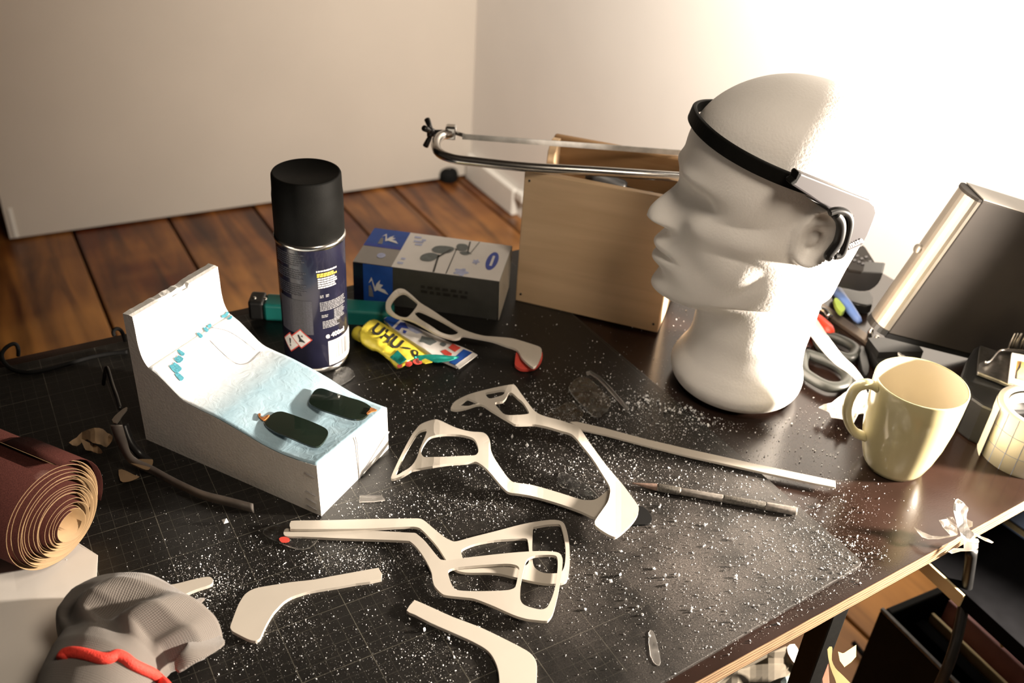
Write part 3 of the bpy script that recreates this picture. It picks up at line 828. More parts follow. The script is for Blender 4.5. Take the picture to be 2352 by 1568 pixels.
# ---------------------------------------------------------------- spectacle-wipe carton
h = 0.0484
q = [at(814, 602, h), at(1149, 647, h), at(1179, 566, h), at(863.5, 524, h)]
o0 = Vector((0.2655, 0.2440, 0)); e_ = Vector((0.1237, -0.1005, 0)); ew_ = e_.length; e_.normalize(); n_ = Vector((-e_.y, e_.x, 0)); dp = 0.083
ct = thing('carton', 'white and blue carton with a spectacles picture leaning near the wooden box', 'carton', o0)
o = from_bm('carton_body', frame_box(o0, e_, n_, UP, ew_, dp, h), MT['card_grey'], ct); bevel(o, 0.0008)
def face_patch(name, pts, mat, side, lift=0.0004, sub=1):
    """pts in (u, v) 0..1 on the 'top' or the 'front' of the carton"""
    def f(u, v):
        if side == 'top': return o0 + e_ * (u * ew_) + n_ * (v * dp) + UP * (h + lift)
        return o0 + e_ * (u * ew_) + UP * (v * h) - n_ * lift
    loop = catmull([(a, b, 0) for a, b in pts], sub, True) if sub > 1 else [(a, b) for a, b in pts]
    v2, fs = triangulate(loop)
    return from_data(name, [f(x, y) for x, y in v2], fs, mat, ct)
R4 = lambda a, b, c, d: [(a, b), (c, b), (c, d), (a, d)]
face_patch('white_panel', R4(0.265, 0.0, 1, 1), MT['card_white'], 'top')
face_patch('blue_panel', R4(0.0, 0.50, 0.265, 1), MT['blue'], 'top', 0.0005)
face_patch('grey_panel', R4(0.0, 0.0, 0.265, 0.47), MT['panel_grey'], 'top', 0.0005)
face_patch('blue_band', R4(0.0, 0.47, 0.265, 0.55), MT['blue_print'], 'top', 0.0007)
face_patch('front_blue_panel', R4(0.07, 0.0, 0.275, 1), MT['blue'], 'front')
face_patch('front_dark_panel', R4(0.0, 0.0, 0.07, 1), MT['navy'], 'front')
# emblem: a swooping bird-like stroke with a bar
bird = [(-.9, .55), (-.6, .75), (-.35, .1), (-.1, .2), (.95, .0), (.6, .28), (.2, .35), (.45, .55), (.1, .6), (.2, .85), (-.15, .6), (-.3, .35), (-.62, .95)]
def emblem(cx_, cy_, sx, sy, side):
    face_patch('emblem', [(cx_ + x * sx, cy_ + (y - .45) * sy) for x, y in bird], MT['white_print'], side, 0.0009)
    face_patch('emblem', [(cx_ + x * sx, cy_ + (y - .45) * sy) for x, y in [(-.9, .4), (-.7, .45), (-.55, .15), (-.45, -.25), (-.9, -.25)]], MT['grey_print'], side, 0.0009)
emblem(0.155, 0.74, 0.075, 0.26, 'top'); emblem(0.175, 0.48, 0.075, 0.42, 'front')
face_patch('badge', [(0.16 + .03 * math.cos(k), 0.25 + .07 * math.sin(k)) for k in [i * .4 for i in range(16)]], MT['pale_blue_print'], 'top', 0.0009)
for k, (u, v, w) in enumerate(((0.31, .86, .05), (0.37, .80, .03), (0.32, .74, .07), (0.34, .66, .05), (0.30, .22, .03), (0.29, .10, .04))):
    face_patch('printed_word', R4(u, v, u + w, v + 0.05), MT['pale_blue_print'], 'top', 0.0008)
# picture of two pairs of spectacles
def spec(pts, m, s=3, l=0.0010): face_patch('spectacles_print', pts, m, 'top', l, s)
spec([(0.42, .36), (0.44, .27), (0.50, .27), (0.535, .38), (0.53, .47), (0.48, .50), (0.44, .45)], MT['glass_grey'])
spec([(0.47, .60), (0.50, .53), (0.57, .53), (0.615, .62), (0.61, .72), (0.55, .74), (0.49, .70)], MT['glass_grey'])
spec([(0.625, .77), (0.65, .67), (0.70, .68), (0.705, .80), (0.68, .86), (0.635, .85)], MT['glass_grey'])
spec([(0.665, .62), (0.70, .56), (0.735, .60), (0.73, .66), (0.70, .66)], MT['glass_grey'])
for a, b, w in (((0.535, .47), (0.555, .0), .012), ((0.60, .66), (0.535, .40), .016), ((0.635, .70), (0.64, .0), .006), ((0.62, .70), (0.645, .66), .008), ((0.705, .95), (0.72, .62), .010), ((0.77, .97), (0.74, .62), .006), ((0.73, .62), (0.75, .60), .008)):
    d_ = Vector((b[0] - a[0], b[1] - a[1])); nn_ = Vector((-d_.y, d_.x)).normalized() * w / 2
    face_patch('spectacles_print', [(a[0] + nn_.x, a[1] + nn_.y), (b[0] + nn_.x, b[1] + nn_.y), (b[0] - nn_.x, b[1] - nn_.y), (a[0] - nn_.x, a[1] - nn_.y)], MT['card_grey'], 'top', 0.0012)
face_patch('blue_flower', [(0.73 + (.045 + .012 * math.cos(5 * k)) * math.cos(k), 0.10 + (.09 + .02 * math.cos(5 * k)) * math.sin(k)) for k in [i * .3 for i in range(21)]], MT['pale_blue_print'], 'top', 0.0008)
face_patch('blue_flower', [(0.80 + (.022 + .006 * math.cos(5 * k)) * math.cos(k), 0.42 + (.06 + .02 * math.cos(5 * k)) * math.sin(k)) for k in [i * .3 for i in range(21)]], MT['pale_blue_print'], 'top', 0.0008)
face_patch('oval_badge', [(0.905 + .040 * math.cos(k), 0.50 + .25 * math.sin(k)) for k in [i * 2 * math.pi / 28 for i in range(28)]], MT['blue_print'], 'top', 0.0008)
face_patch('oval_badge_bar', R4(0.897, 0.36, 0.914, 0.64), MT['white_print'], 'top', 0.0010)
rr = random.Random(3)
for row in (0.62, 0.50):
    u = 0.47
    while u < 0.80:
        w = rr.uniform(.02, .05); face_patch('printed_word', R4(u, row - .04, min(u + w, .8), row + .03), MT['black_print'], 'front', 0.0005); u += w + .018
# open end flap, pale inside, and the dark end behind it
A_ = o0 + e_ * (ew_ + 0.0006)
vs = [A_ + UP * h, A_ + n_ * dp + UP * h, A_ + n_ * (dp * .55) + e_ * .004 + UP * (h * .35), A_ + e_ * .0015 + UP * 0.001]
o = from_data('end_flap', vs, [[0, 1, 2], [0, 2, 3]], MT['flap'], ct); sd = o.modifiers.new('t', 'SOLIDIFY'); sd.thickness = 0.0006
o['label'] = 'pale end flap'

# ---------------------------------------------------------------- wooden box, tools, saw
A0 = Vector((0.4285, 0.1721, 0.0)); B0 = Vector((0.5357, 0.0496, 0.0)); we = (B0 - A0); wl = we.length; we.normalize(); wn_ = Vector((-we.y, we.x, 0))
WH, WD, TH = 0.156, 0.112, 0.009
bx = thing('wooden_box', 'open pale plywood box with notched sides standing behind the foam head', 'box', A0)
o = from_bm('front_panel', frame_box(A0, we, wn_, UP, wl, TH, WH), MT['box_wood'], bx); bevel(o, 0.0012)
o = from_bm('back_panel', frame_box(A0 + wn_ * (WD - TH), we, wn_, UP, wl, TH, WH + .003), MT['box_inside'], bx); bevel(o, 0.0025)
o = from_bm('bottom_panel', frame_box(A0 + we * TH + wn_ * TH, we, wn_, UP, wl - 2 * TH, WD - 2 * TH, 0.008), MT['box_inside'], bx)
sidep = [(TH, 0), (WD - TH, 0), (WD - TH, WH + .001), (WD - TH - .008, WH + .001), (WD - TH - .020, WH - .010), (WD - TH - .022, WH - .024), (TH + .014, WH - .024), (TH + .010, WH - .012), (TH, WH - .010)]
for base in (A0, B0 - we * TH):
    n = len(sidep)
    vs = [base + wn_ * s + UP * z for s, z in sidep] + [base + we * TH + wn_ * s + UP * z for s, z in sidep]
    tri = triangulate(sidep)[1] 
    v2, fs2 = triangulate(sidep)
    vs = [base + wn_ * s + UP * z for s, z in v2] + [base + we * TH + wn_ * s + UP * z for s, z in v2]
    fs = fs2 + [[i + n for i in reversed(f)] for f in fs2] + [[i, (i + 1) % n, (i + 1) % n + n, i + n] for i in range(n)]
    o = from_data('side_panel', vs, fs, MT['box_wood'], bx); bevel(o, 0.001)
for s, z in ((0.006, 0.010), (0.006, 0.146), (wl - .006, 0.010)):
    lathe('nail_head', [(0, 0.0006), (0.0011, 0.0006), (0.0013, 0.0)], A0 + we * s + UP * z, MT['dark_metal'], bx, -wn_, 12)
# dark tools inside the box
def tool(name, label, cat, s0, d0, s1, d1, z0, z1, r, mt, tipm):
    a = A0 + we * s0 + wn_ * d0 + UP * z0; b = A0 + we * s1 + wn_ * d1 + UP * z1
    t = thing(name, label, cat, a)
    L = (b - a).length; ax = (b - a).normalized()
    lathe('handle', [(0, 0), (r * .8, 0), (r, .004), (r * .85, .02), (r, .035), (r * .7, .045), (0, .046)], b - ax * .046, mt, t, ax, 20)
    tube('shaft', [a, b - ax * .040], r * .35, tipm, t, 10)
tool('screwdriver', 'dark screwdriver lying in the wooden box, nearest its front', 'screwdriver', .03, .04, .13, .045, .105, .135, .0075, MT['black'], MT['dull_steel'])
tool('file', 'black handled file in the wooden box behind the screwdriver', 'file', .14, .09, .05, .065, .11, .138, .008, MT['black'], MT['dark_metal'])
tool('awl', 'small dark awl low in the wooden box', 'awl', .12, .03, .07, .08, .115, .128, .006, MT['dark_metal'], MT['dull_steel'])

SZ = WH + 0.0065
MT['blade'] = plain('bright_worn_blade', (0.50, 0.49, 0.47), 0.5, 0.5, var=0.2, scale=90)
sw = thing('fret_saw', 'steel bow saw frame with a thin blade resting on the wooden box', 'saw', at(1215, 385, SZ))
tp = [at(1037, 306, SZ), at(1013, 312, SZ), at(1001, 328, SZ), at(1008, 350, SZ), at(1040, 364, SZ), at(1090, 371, SZ), at(1215, 384, SZ), at(1380, 394, SZ), at(1545, 405, SZ)]
end = tp[-1] + (tp[-1] - tp[-2]).normalized() * 0.07
bl_dir = (at(1535, 350, SZ) - at(1065, 312, SZ)).normalized()
b_end = at(1535, 350, SZ) + bl_dir * 0.055
tp2 = catmull(tp + [end, end + Vector((0.03, 0.02, 0)), b_end + Vector((0.03, -0.015, 0)), b_end + Vector((0.006, 0, 0))], 5)
tube('frame_tube', tp2, 0.0050, MT['steel'], sw, 14)
bs_, be_ = at(1062, 312, SZ + .002), b_end + UP * .002
u_ = (be_ - bs_).normalized(); w_ = u_.cross(UP)
o = from_bm('blade', frame_box(bs_ - UP * .0035, u_, w_, UP, (be_ - bs_).length, 0.0012, 0.006), MT['blade'], sw)
pb = at(1036, 304, SZ)
o = from_bm('clamp_block', frame_box(pb - u_ * .006 - w_ * .006 - UP * .007, u_, w_, UP, 0.012, 0.012, 0.015), MT['steel'], sw); bevel(o, .002)
tube('blade_pin', [pb + u_ * .004, bs_ + u_ * .004], 0.0022, MT['dull_steel'], sw, 10)
pw = at(990, 304, SZ)
tube('clamp_screw', [pb, pw - u_ * .004], 0.0028, MT['dark_metal'], sw, 12)
wg = lathe('wing_nut', [(0, -.004), (.005, -.004), (.0055, 0), (.004, .004), (0, .004)], pw, MT['dark_metal'], sw, u_, 16)
for k in (0.6, 2.6, 4.6):
    d_ = UP * math.sin(k) + w_ * math.cos(k)
    tube('wing', [pw + d_ * .003, pw + d_ * .010 - u_ * .003, pw + d_ * .017 - u_ * .006], [.0022, .003, .0034], MT['dark_metal'], sw, 10)

# ---------------------------------------------------------------- teal knife behind the can
kp0, kp1 = at(574, 690, 0.017), at(905, 712, 0.012)
kn = thing('utility_knife', 'teal utility knife with a black end lying behind the spray can', 'knife', kp0)
ku = (kp1 - kp0); kl = ku.length; ku.normalize(); kw = ku.cross(UP).normalized(); ku2 = kw.cross(ku)
def kbox(name, a, b, w, hh, m, up=0.0):
    o = from_bm(name, frame_box(kp0 + ku * a - kw * (w / 2) - UP * 0.0165 + UP * up, ku, kw, UP, b - a, w, hh), m, kn); bevel(o, .003, 3); return o
kbox('end_cap', 0, .016, .024, .022, MT['black'])
kbox('handle', .0155, kl, .025, .020, MT['teal'])
for a in (.006, .017):
    lathe('rivet', [(0, .0012), (.0016, .0010), (.002, 0)], kp0 + ku * a + kw * .004 + UP * .0058, MT['steel'], kn, None, 12)
# ---------------------------------------------------------------- mannequin head
HF = Vector((-0.8365, 0.548, 0)).normalized(); HL = Vector((-HF.y, HF.x, 0))     # forward, its left
if HL.dot(EYE - HB) < 0: HL = -HL
def hw(x, y, z): return HB + HF * x + HL * y + UP * (z + 0.0)
#        t      front   back    half-width  squareness
HS = [(0.000, 0.0560, 0.0540, 0.0560, 2.0), (0.003, 0.0620, 0.0590, 0.0620, 2.0), (0.010, 0.0665, 0.0625, 0.0665, 2.0), (0.018, 0.0675, 0.0630, 0.0670, 2.0),
      (0.028, 0.0635, 0.0600, 0.0625, 2.0), (0.038, 0.0575, 0.0585, 0.0570, 2.0), (0.052, 0.0535, 0.0580, 0.0525, 2.0), (0.066, 0.0525, 0.0595, 0.0515, 2.0),
      (0.078, 0.0545, 0.0615, 0.0510, 2.0), (0.086, 0.0640, 0.0625, 0.0520, 2.1), (0.093, 0.0830, 0.0640, 0.0545, 2.1), (0.101, 0.0915, 0.0655, 0.0575, 2.1),
      (0.112, 0.0930, 0.0675, 0.0610, 2.1), (0.128, 0.0930, 0.0695, 0.0640, 2.15), (0.146, 0.0925, 0.0725, 0.0668, 2.15), (0.166, 0.0900, 0.0770, 0.0690, 2.2),
      (0.186, 0.0880, 0.0815, 0.0703, 2.2), (0.206, 0.0875, 0.0855, 0.0715, 2.2), (0.226, 0.0890, 0.0880, 0.0728, 2.2), (0.246, 0.0880, 0.0880, 0.0728, 2.15),
      (0.262, 0.0830, 0.0845, 0.0700, 2.1), (0.277, 0.0735, 0.0765, 0.0640, 2.05), (0.289, 0.0600, 0.0640, 0.0545, 2.0), (0.298, 0.0440, 0.0480, 0.0415, 2.0),
      (0.304, 0.0280, 0.0310, 0.0270, 2.0), (0.3075, 0.0130, 0.0140, 0.0130, 2.0), (0.3085, 0.0, 0.0, 0.0, 2.0)]
def hs(t):
    i = 0
    while i < len(HS) - 2 and HS[i + 1][0] < t: i += 1
    p0, p1, p2, p3 = HS[max(0, i - 1)], HS[i], HS[i + 1], HS[min(len(HS) - 1, i + 2)]
    k = (t - p1[0]) / (p2[0] - p1[0]); out = []
    for c in range(1, 5):
        d = (p2[c] - p1[c])
        m1 = (p2[c] - p0[c]) / (p2[0] - p0[0]) * (p2[0] - p1[0]) if p2[0] > p0[0] else d
        m2 = (p3[c] - p1[c]) / (p3[0] - p1[0]) * (p2[0] - p1[0]) if p3[0] > p1[0] else d
        if i == len(HS) - 2: m2 = d * 2
        # limit overshoot
        lim = 3 * abs(d)
        m1 = max(-lim, min(lim, m1)); m2 = max(-lim, min(lim, m2))
        out.append((2 * k ** 3 - 3 * k * k + 1) * p1[c] + (k ** 3 - 2 * k * k + k) * m1 + (-2 * k ** 3 + 3 * k * k) * p2[c] + (k ** 3 - k * k) * m2)
    return out
def G(v, c, s): return math.exp(-((v - c) / s) ** 2)
def sstep(a, b, v):
    t = max(0.0, min(1.0, (v - a) / (b - a))); return t * t * (3 - 2 * t)
def head_base(t, ph):
    f, b, w, n = hs(t)
    c, s = math.cos(ph), math.sin(ph)
    x = (abs(c) ** (2 / n)) * (f if c >= 0 else -b)
    y = (abs(s) ** (2 / n)) * (w if s >= 0 else -w)
    return x, y
def head_pt(t, ph):
    x, y = head_base(t, ph)
    z = t
    # the jaw line rises from the chin to the ear
    z += 0.26 * (0.088 - x) * G(t, 0.092, 0.016)
    fr = sstep(0.1, 0.75, math.cos(ph))
    ay = abs(y)
    dx = 0.0
    # nose
    if fr > 0:
        zn = z
        ridge = 0.0
        if zn > 0.160:
            k = sstep(0.213, 0.176, zn)
            ridge = 0.003 + 0.0215 * k
            ridge *= sstep(0.1635, 0.1725, zn) * sstep(0.226, 0.210, zn)
            wd = 0.0085 + 0.0065 * sstep(0.200, 0.176, zn)
            dx += ridge * math.exp(-(ay / wd) ** 2.2)
            dx += 0.006 * G(ay, 0.0125, 0.0055) * G(zn, 0.1725, 0.0065)          # wings of the nose
        dx -= 0.0165 * G(ay, 0.032, 0.0165) * G(z, 0.203, 0.0115)               # eye sockets
        dx += 0.0045 * G(ay, 0.031, 0.0105) * G(z, 0.200, 0.0070)               # eyeballs
        dx -= 0.0035 * G(ay, 0.013, 0.009) * G(z, 0.207, 0.008)
        dx += 0.0058 * G(ay, 0.026, 0.024) * G(z, 0.2225, 0.0085)               # brow
        dx += 0.0070 * G(ay, 0.046, 0.014) * G(z, 0.184, 0.012)                 # cheek bones
        dx -= 0.0035 * G(ay, 0.040, 0.014) * G(z, 0.146, 0.016)                 # hollow cheeks
        dx += 0.0072 * G(ay, 0.0, 0.021) * G(z, 0.1480, 0.0062)                 # upper lip
        dx += 0.0068 * G(ay, 0.0, 0.019) * G(z, 0.1310, 0.0062)                 # lower lip
        dx += 0.0060 * G(ay, 0.0, 0.026) * G(z, 0.1395, 0.0120)
        dx -= 0.0072 * math.exp(-(ay / 0.0235) ** 4) * G(z, 0.1395, 0.0022)     # mouth line
        dx -= 0.0025 * G(ay, 0.0, 0.003) * G(z, 0.157, 0.006)                   # philtrum
        dx += 0.0020 * G(ay, 0.0, 0.030) * G(z, 0.158, 0.010)
        dx -= 0.0020 * G(ay, 0.0, 0.018) * G(z, 0.1185, 0.0045)
        dx += 0.0080 * G(ay, 0.0, 0.020) * G(z, 0.1035, 0.0110)                 # chin
    x += dx * fr if fr > 0 else 0
    # ears
    dy = 0.0
    u = x + 0.020 + (z - 0.200) * 0.20          # along the ear, 0 in its middle, positive to the front (leans back)
    v = z - 0.201
    e = math.hypot(u / 0.0195, v / 0.031)
    if e < 1.6 and ay > 0.03:
        flare = sstep(1.03, 0.86, e) * (0.0030 + 0.0125 * sstep(0.018, -0.014, u))
        dy += flare
        dy -= 0.0150 * G(math.hypot((u + 0.001) / 0.0095, (v + 0.006) / 0.0165), 0, 0.85) * sstep(1.0, .7, e)    # concha
        dy -= 0.0090 * G(math.hypot((u - 0.0005) / 0.009, (v - 0.0165) / 0.006), 0, 0.9) * sstep(1.0, .75, e)    # upper fossa
        dy += 0.0022 * G(e, 0.86, 0.11)
    dy += 0.0050 * G(x, 0.036, 0.026) * G(z, 0.182, 0.013) if ay > .03 else 0
    dy -= 0.0030 * G(x, 0.040, 0.020) * G(z, 0.150, 0.016) if ay > .03 else 0
    dy += 0.0030 * G(x, 0.000, 0.025) * G(z, 0.135, 0.018) if ay > .03 else 0
    dy -= 0.003 * G(x, 0.045, 0.02) * G(z, 0.215, 0.02) if ay > .03 else 0      # temples
    y += math.copysign(dy, y)
    return Vector((x, y, z))
head = thing('mannequin_head', 'white foam mannequin head wearing a black headband', 'mannequin head', HB)
NP = 300
ts = []
t = 0.0
while t < 0.300: ts.append(t); t += 0.00125
ts += [0.301, 0.3025, 0.304, 0.3055, 0.3065, 0.3073, 0.3079, 0.3083]
# denser columns at the face and ears
phs = []
for k in range(NP):
    a = 2 * math.pi * k / NP
    phs.append(a - 0.28 * math.sin(2 * a) * 0.5 - 0.0 * math.sin(a))
vs = []; fs = []
for t in ts:
    for a in phs:
        q = head_pt(t, a); vs.append(hw(q.x, q.y, q.z))
n = NP
for i in range(len(ts) - 1):
    for k in range(n):
        fs.append([i * n + k, i * n + (k + 1) % n, (i + 1) * n + (k + 1) % n, (i + 1) * n + k])
vs.append(hw(0, 0, 0.3085)); top = len(vs) - 1
for k in range(n): fs.append([(len(ts) - 1) * n + k, (len(ts) - 1) * n + (k + 1) % n, top])
fs.append(list(range(n))[::-1])
from_data('foam_head', vs, fs, MT['head_foam'], head, True)
# dark felt pad under the neck
lathe('base_pad', [(0, 0.0), (0.0575, 0.0), (0.0575, 0.0010), (0, 0.0010)], HB, MT['rubber'], head)

# ---------------------------------------------------------------- headband
hbn = thing('headband', 'slim black sensor headband worn across the forehead of the foam head', 'headband', hw(0.09, 0, 0.268))
def band_pt(ph, off):
    # plane through forehead and ears: z = .2445 + .27 x
    z = 0.262
    for _ in range(12):
        x, y = head_base(z, ph); z = 0.2445 + 0.272 * x
    r = Vector((x, y)); nrm = r.normalized()
    return Vector((x + nrm.x * off, y + nrm.y * off, z))
def ribbon(name, ph0, ph1, h0, h1, off, th, mat, n=60, lift=0.0):
    bm = bmesh.new(); prev = None
    for i in range(n + 1):
        k = i / n; ph = ph0 + (ph1 - ph0) * k; hh = h0 + (h1 - h0) * k
        o_ = off(k) if callable(off) else off
        a = band_pt(ph, o_); b = band_pt(ph, o_ + th)
        tl = Vector((-0.25, 0, 1)).normalized()
        ring = [bm.verts.new(hw(*(p + tl * s))) for p, s in ((a, -hh / 2 + lift), (b, -hh / 2 + lift), (b, hh / 2 + lift), (a, hh / 2 + lift))]
        if prev:
            for q in range(4): bm.faces.new((prev[q], prev[(q + 1) % 4], ring[(q + 1) % 4], ring[q]))
        else: bm.faces.new(ring)
        prev = ring
    bm.faces.new(prev)
    o = from_bm(name, bm, mat, hbn, False); bevel(o, 0.0012, 3, 50)
    return o
D = math.radians
def offf(k): return 0.0016 + 0.0035 * math.sin(math.pi * min(1, max(0, k)))
ribbon('front_band', D(-100), D(97), 0.0115, 0.0125, lambda k: 0.0018 + 0.004 * math.exp(-((k - .38) / .14) ** 2), 0.0042, MT['satin_black'])
# grey module behind the ear: a plate that swells downwards
MP = hw(-0.030, 0.080, 0.235); 
mn = (HL * 0.96 - HF * 0.28).normalized()
mod = cs([(1180, 803), (1240, 830), (1380, 885), (1560, 955), (1690, 1005), (1728, 1040), (1740, 1090), (1720, 1150), (1680, 1250), (1640, 1325), (1530, 1372), (1520, 1330), (1545, 1200), (1560, 1120), (1520, 1080), (1440, 1068), (1380, 1062), (1250, 975), (1120, 892), (1120, 870), (1150, 855), (1160, 812)], 1460, 140, 3.137)
def modf(x, y):
    p = hit(x, y, MP, mn)
    return p
o = sheet('ear_module', mod, [], modf, 0.010, MT['module'], hbn, sub=1, down=-mn, bev=0.0016)
o['label'] = 'lilac grey module behind the ear'
o = sheet('arm_collar', cs([(1175, 798), (1200, 815), (1160, 880), (1128, 900), (1112, 880), (1150, 850)], 1460, 140, 3.137), [], lambda x, y: hit(x, y, MP + mn * .0012, mn), 0.009, MT['satin_black'], hbn, sub=1, down=-mn, bev=0.0008)
o = sheet('module_seam', cs([(1240, 985), (1400, 1062), (1480, 1062), (1440, 1085), (1390, 1085), (1300, 1030)], 1460, 140, 3.137), [], lambda x, y: hit(x, y, MP + mn * .0004, mn), 0.006, MT['black'], hbn, sub=1, down=-mn, bev=0.0005)
hk = cs([(1395, 1092), (1440, 1078), (1490, 1082), (1528, 1105), (1545, 1150), (1540, 1210), (1520, 1290), (1495, 1370), (1470, 1400), (1430, 1405)], 1460, 140, 3.137)
tube('ear_hook', catmull([hit(x, y, MP + mn * 0.0085, mn) for x, y in hk], 4), 0.0032, MT['black'], hbn, 12)
hk2 = cs([(1440, 1100), (1475, 1150), (1480, 1220), (1460, 1300), (1420, 1360), (1390, 1400), (1400, 1412)], 1460, 140, 3.137)
tube('ear_hook', catmull([hit(x, y, MP + mn * 0.0075, mn) for x, y in hk2], 4), 0.0042, MT['black'], hbn, 12)
# lettering along the lower edge of the module
tv, tf = text_mesh('muse', 1.0, bold=0.02)
ta, tb_ = cs([(1538, 1352), (1645, 1302)], 1460, 140, 3.137)
wtx = max(v[0] for v in tv)
def tmap(x, y):
    ax, ay = tb_[0] - ta[0], tb_[1] - ta[1]
    L = math.hypot(ax, ay); s = L / wtx
    ux, uy = ax / L, ay / L
    return hit(ta[0] + ux * x * s + uy * y * s * 1.1, ta[1] + uy * x * s - ux * y * s * 1.1, MP + mn * 0.0007, mn)
from_data('lettering', [tmap(x, y) for x, y, _ in tv], tf, MT['white_print'], hbn, recalc=False)

# ---------------------------------------------------------------- white plastic glasses frames
MT['frame'] = MT['plastic']
TK = 0.0026
def ramp(pts):
    """piecewise linear height over a parameter"""
    def f(v):
        if v <= pts[0][0]: return pts[0][1]
        for (a, za), (b, zb) in zip(pts, pts[1:]):
            if v <= b:
                k = (v - a) / (b - a); k = k * k * (3 - 2 * k)
                return za + (zb - za) * k
        return pts[-1][1]
    return f
K4 = (600, 1140, 3.178)
# lower one of the flat pair
Bo = [(207, 207), (215, 185), (245, 175), (500, 172), (800, 163), (1060, 160), (1150, 160), (1190, 175), (1250, 225), (1330, 290), (1390, 322), (1430, 325), (1540, 295), (1700, 255), (1850, 215), (1960, 190), (2080, 172), (2150, 170), (2200, 185), (2225, 230), (2245, 320), (2252, 420), (2250, 520), (2235, 600), (2210, 625), (2140, 636), (2060, 632), (1980, 618), (1900, 600), (1820, 580), (1740, 562), (1650, 555), (1550, 556), (1480, 552), (1420, 535), (1375, 500), (1335, 440), (1290, 370), (1230, 300), (1170, 240), (1130, 222), (1050, 220), (800, 232), (600, 236), (245, 237), (215, 230)]
Bh = [[(1460, 405), (1475, 380), (1560, 345), (1700, 318), (1850, 308), (1925, 305), (1945, 322), (1955, 400), (1955, 460), (1940, 495), (1880, 512), (1700, 508), (1560, 505), (1500, 490), (1472, 450)],
      [(1985, 230), (2000, 220), (2080, 205), (2150, 200), (2180, 205), (2197, 240), (2215, 320), (2222, 400), (2218, 480), (2205, 530), (2180, 555), (2120, 560), (2060, 555), (2010, 530), (1985, 490), (1978, 400), (1980, 300)]]
zB = ramp([(600 + 250 / 3.178, 0.0060), (600 + 900 / 3.178, 0.0046), (600 + 1300 / 3.178, 0.0030)])
o = sheet('glasses_frame', cs(Bo, *K4), [cs(h_, *K4) for h_ in Bh], lambda x, y: at(x, y, zB(x)), TK, MT['frame'], grid=24, sub=3)
tag(o, 'flat white plastic glasses half frame, lower of the stacked pair at the front', 'glasses frame')
Ao = [(165, 255), (175, 237), (200, 232), (300, 240), (450, 243), (650, 240), (1060, 262), (1120, 265), (1145, 280), (1200, 330), (1290, 440), (1325, 462), (1400, 460), (1500, 445), (1800, 412), (2000, 398), (2120, 400), (2175, 412), (2195, 440), (2200, 480), (2190, 580), (2165, 720), (2130, 850), (2100, 895), (2080, 907), (2000, 900), (1930, 890), (1840, 862), (1700, 800), (1600, 760), (1540, 742), (1480, 735), (1350, 720), (1310, 700), (1275, 665), (1260, 640), (1250, 600), (1245, 560), (1225, 510), (1180, 430), (1130, 365), (1090, 330), (1060, 322), (900, 315), (600, 305), (300, 292), (190, 290), (165, 275)]
Ah = [[(1365, 550), (1380, 530), (1440, 515), (1600, 500), (1780, 490), (1850, 497), (1880, 515), (1882, 540), (1870, 600), (1858, 650), (1845, 668), (1800, 682), (1700, 688), (1560, 690), (1450, 685), (1410, 670), (1390, 640), (1372, 590)],
      [(1960, 445), (2000, 430), (2080, 425), (2140, 428), (2160, 445), (2165, 490), (2160, 560), (2150, 640), (2125, 730), (2095, 795), (2075, 815), (2040, 823), (1980, 812), (1920, 790), (1895, 760), (1890, 720), (1895, 640), (1910, 560), (1930, 480), (1945, 455)]]
zA = ramp([(600 + 650 / 3.178, 0.0028), (600 + 1300 / 3.178, 0.0062), (600 + 1900 / 3.178, 0.0072)])
o = sheet('glasses_frame', cs(Ao, *K4), [cs(h_, *K4) for h_ in Ah], lambda x, y: at(x, y, zA(x)), TK, MT['frame'], grid=24, sub=3)
tag(o, 'white plastic glasses half frame with two openings, upper of the stacked pair at the front', 'glasses frame')

# bent double frame in the middle
KC = (860, 840, 3.36)
c1o = [(130, 865), (135, 840), (180, 740), (240, 620), (290, 530), (320, 490), (350, 455), (400, 430), (465, 412), (500, 418), (560, 445), (640, 480), (740, 505), (830, 512), (865, 530), (885, 560), (895, 600), (900, 650), (925, 710), (970, 780), (1020, 850), (1060, 890), (1110, 903), (1200, 915), (1300, 940), (1450, 985), (1560, 1020), (1630, 1035), (1700, 1030), (1750, 1000), (1800, 960), (1850, 960), (1880, 1020), (1860, 1080), (1800, 1140), (1745, 1165), (1690, 1165), (1600, 1125), (1450, 1070), (1300, 1025), (1200, 1000), (1110, 985), (1040, 975), (1000, 945), (950, 890), (900, 830), (850, 780), (800, 745), (770, 738), (700, 745), (560, 755), (400, 780), (300, 800), (270, 815), (210, 850), (150, 870)]
c1h = [[(360, 670), (365, 640), (385, 600), (420, 555), (470, 535), (560, 525), (660, 530), (740, 548), (775, 570), (795, 610), (803, 650), (795, 675), (770, 690), (700, 692), (560, 700), (420, 703), (380, 700)],
       [(165, 835), (180, 800), (230, 690), (290, 580), (340, 510), (385, 490), (405, 490), (400, 520), (380, 570), (350, 640), (335, 690), (310, 740), (270, 785), (220, 815), (180, 840)]]
cf = thing('bent_glasses_frame', 'bent white plastic double glasses frame standing in foam crumbs before the head', 'glasses frame', at(1430, 1190, 0))
def zc1(x, y):
    cx_, cy_ = (x - 860) * 3.36, (y - 840) * 3.36
    a = ramp([(130, 0.0032), (330, 0.013), (480, 0.018), (860, 0.016), (1050, 0.010), (1300, 0.007), (1800, 0.0075)])(cx_)
    return max(TK + 0.0005, a)
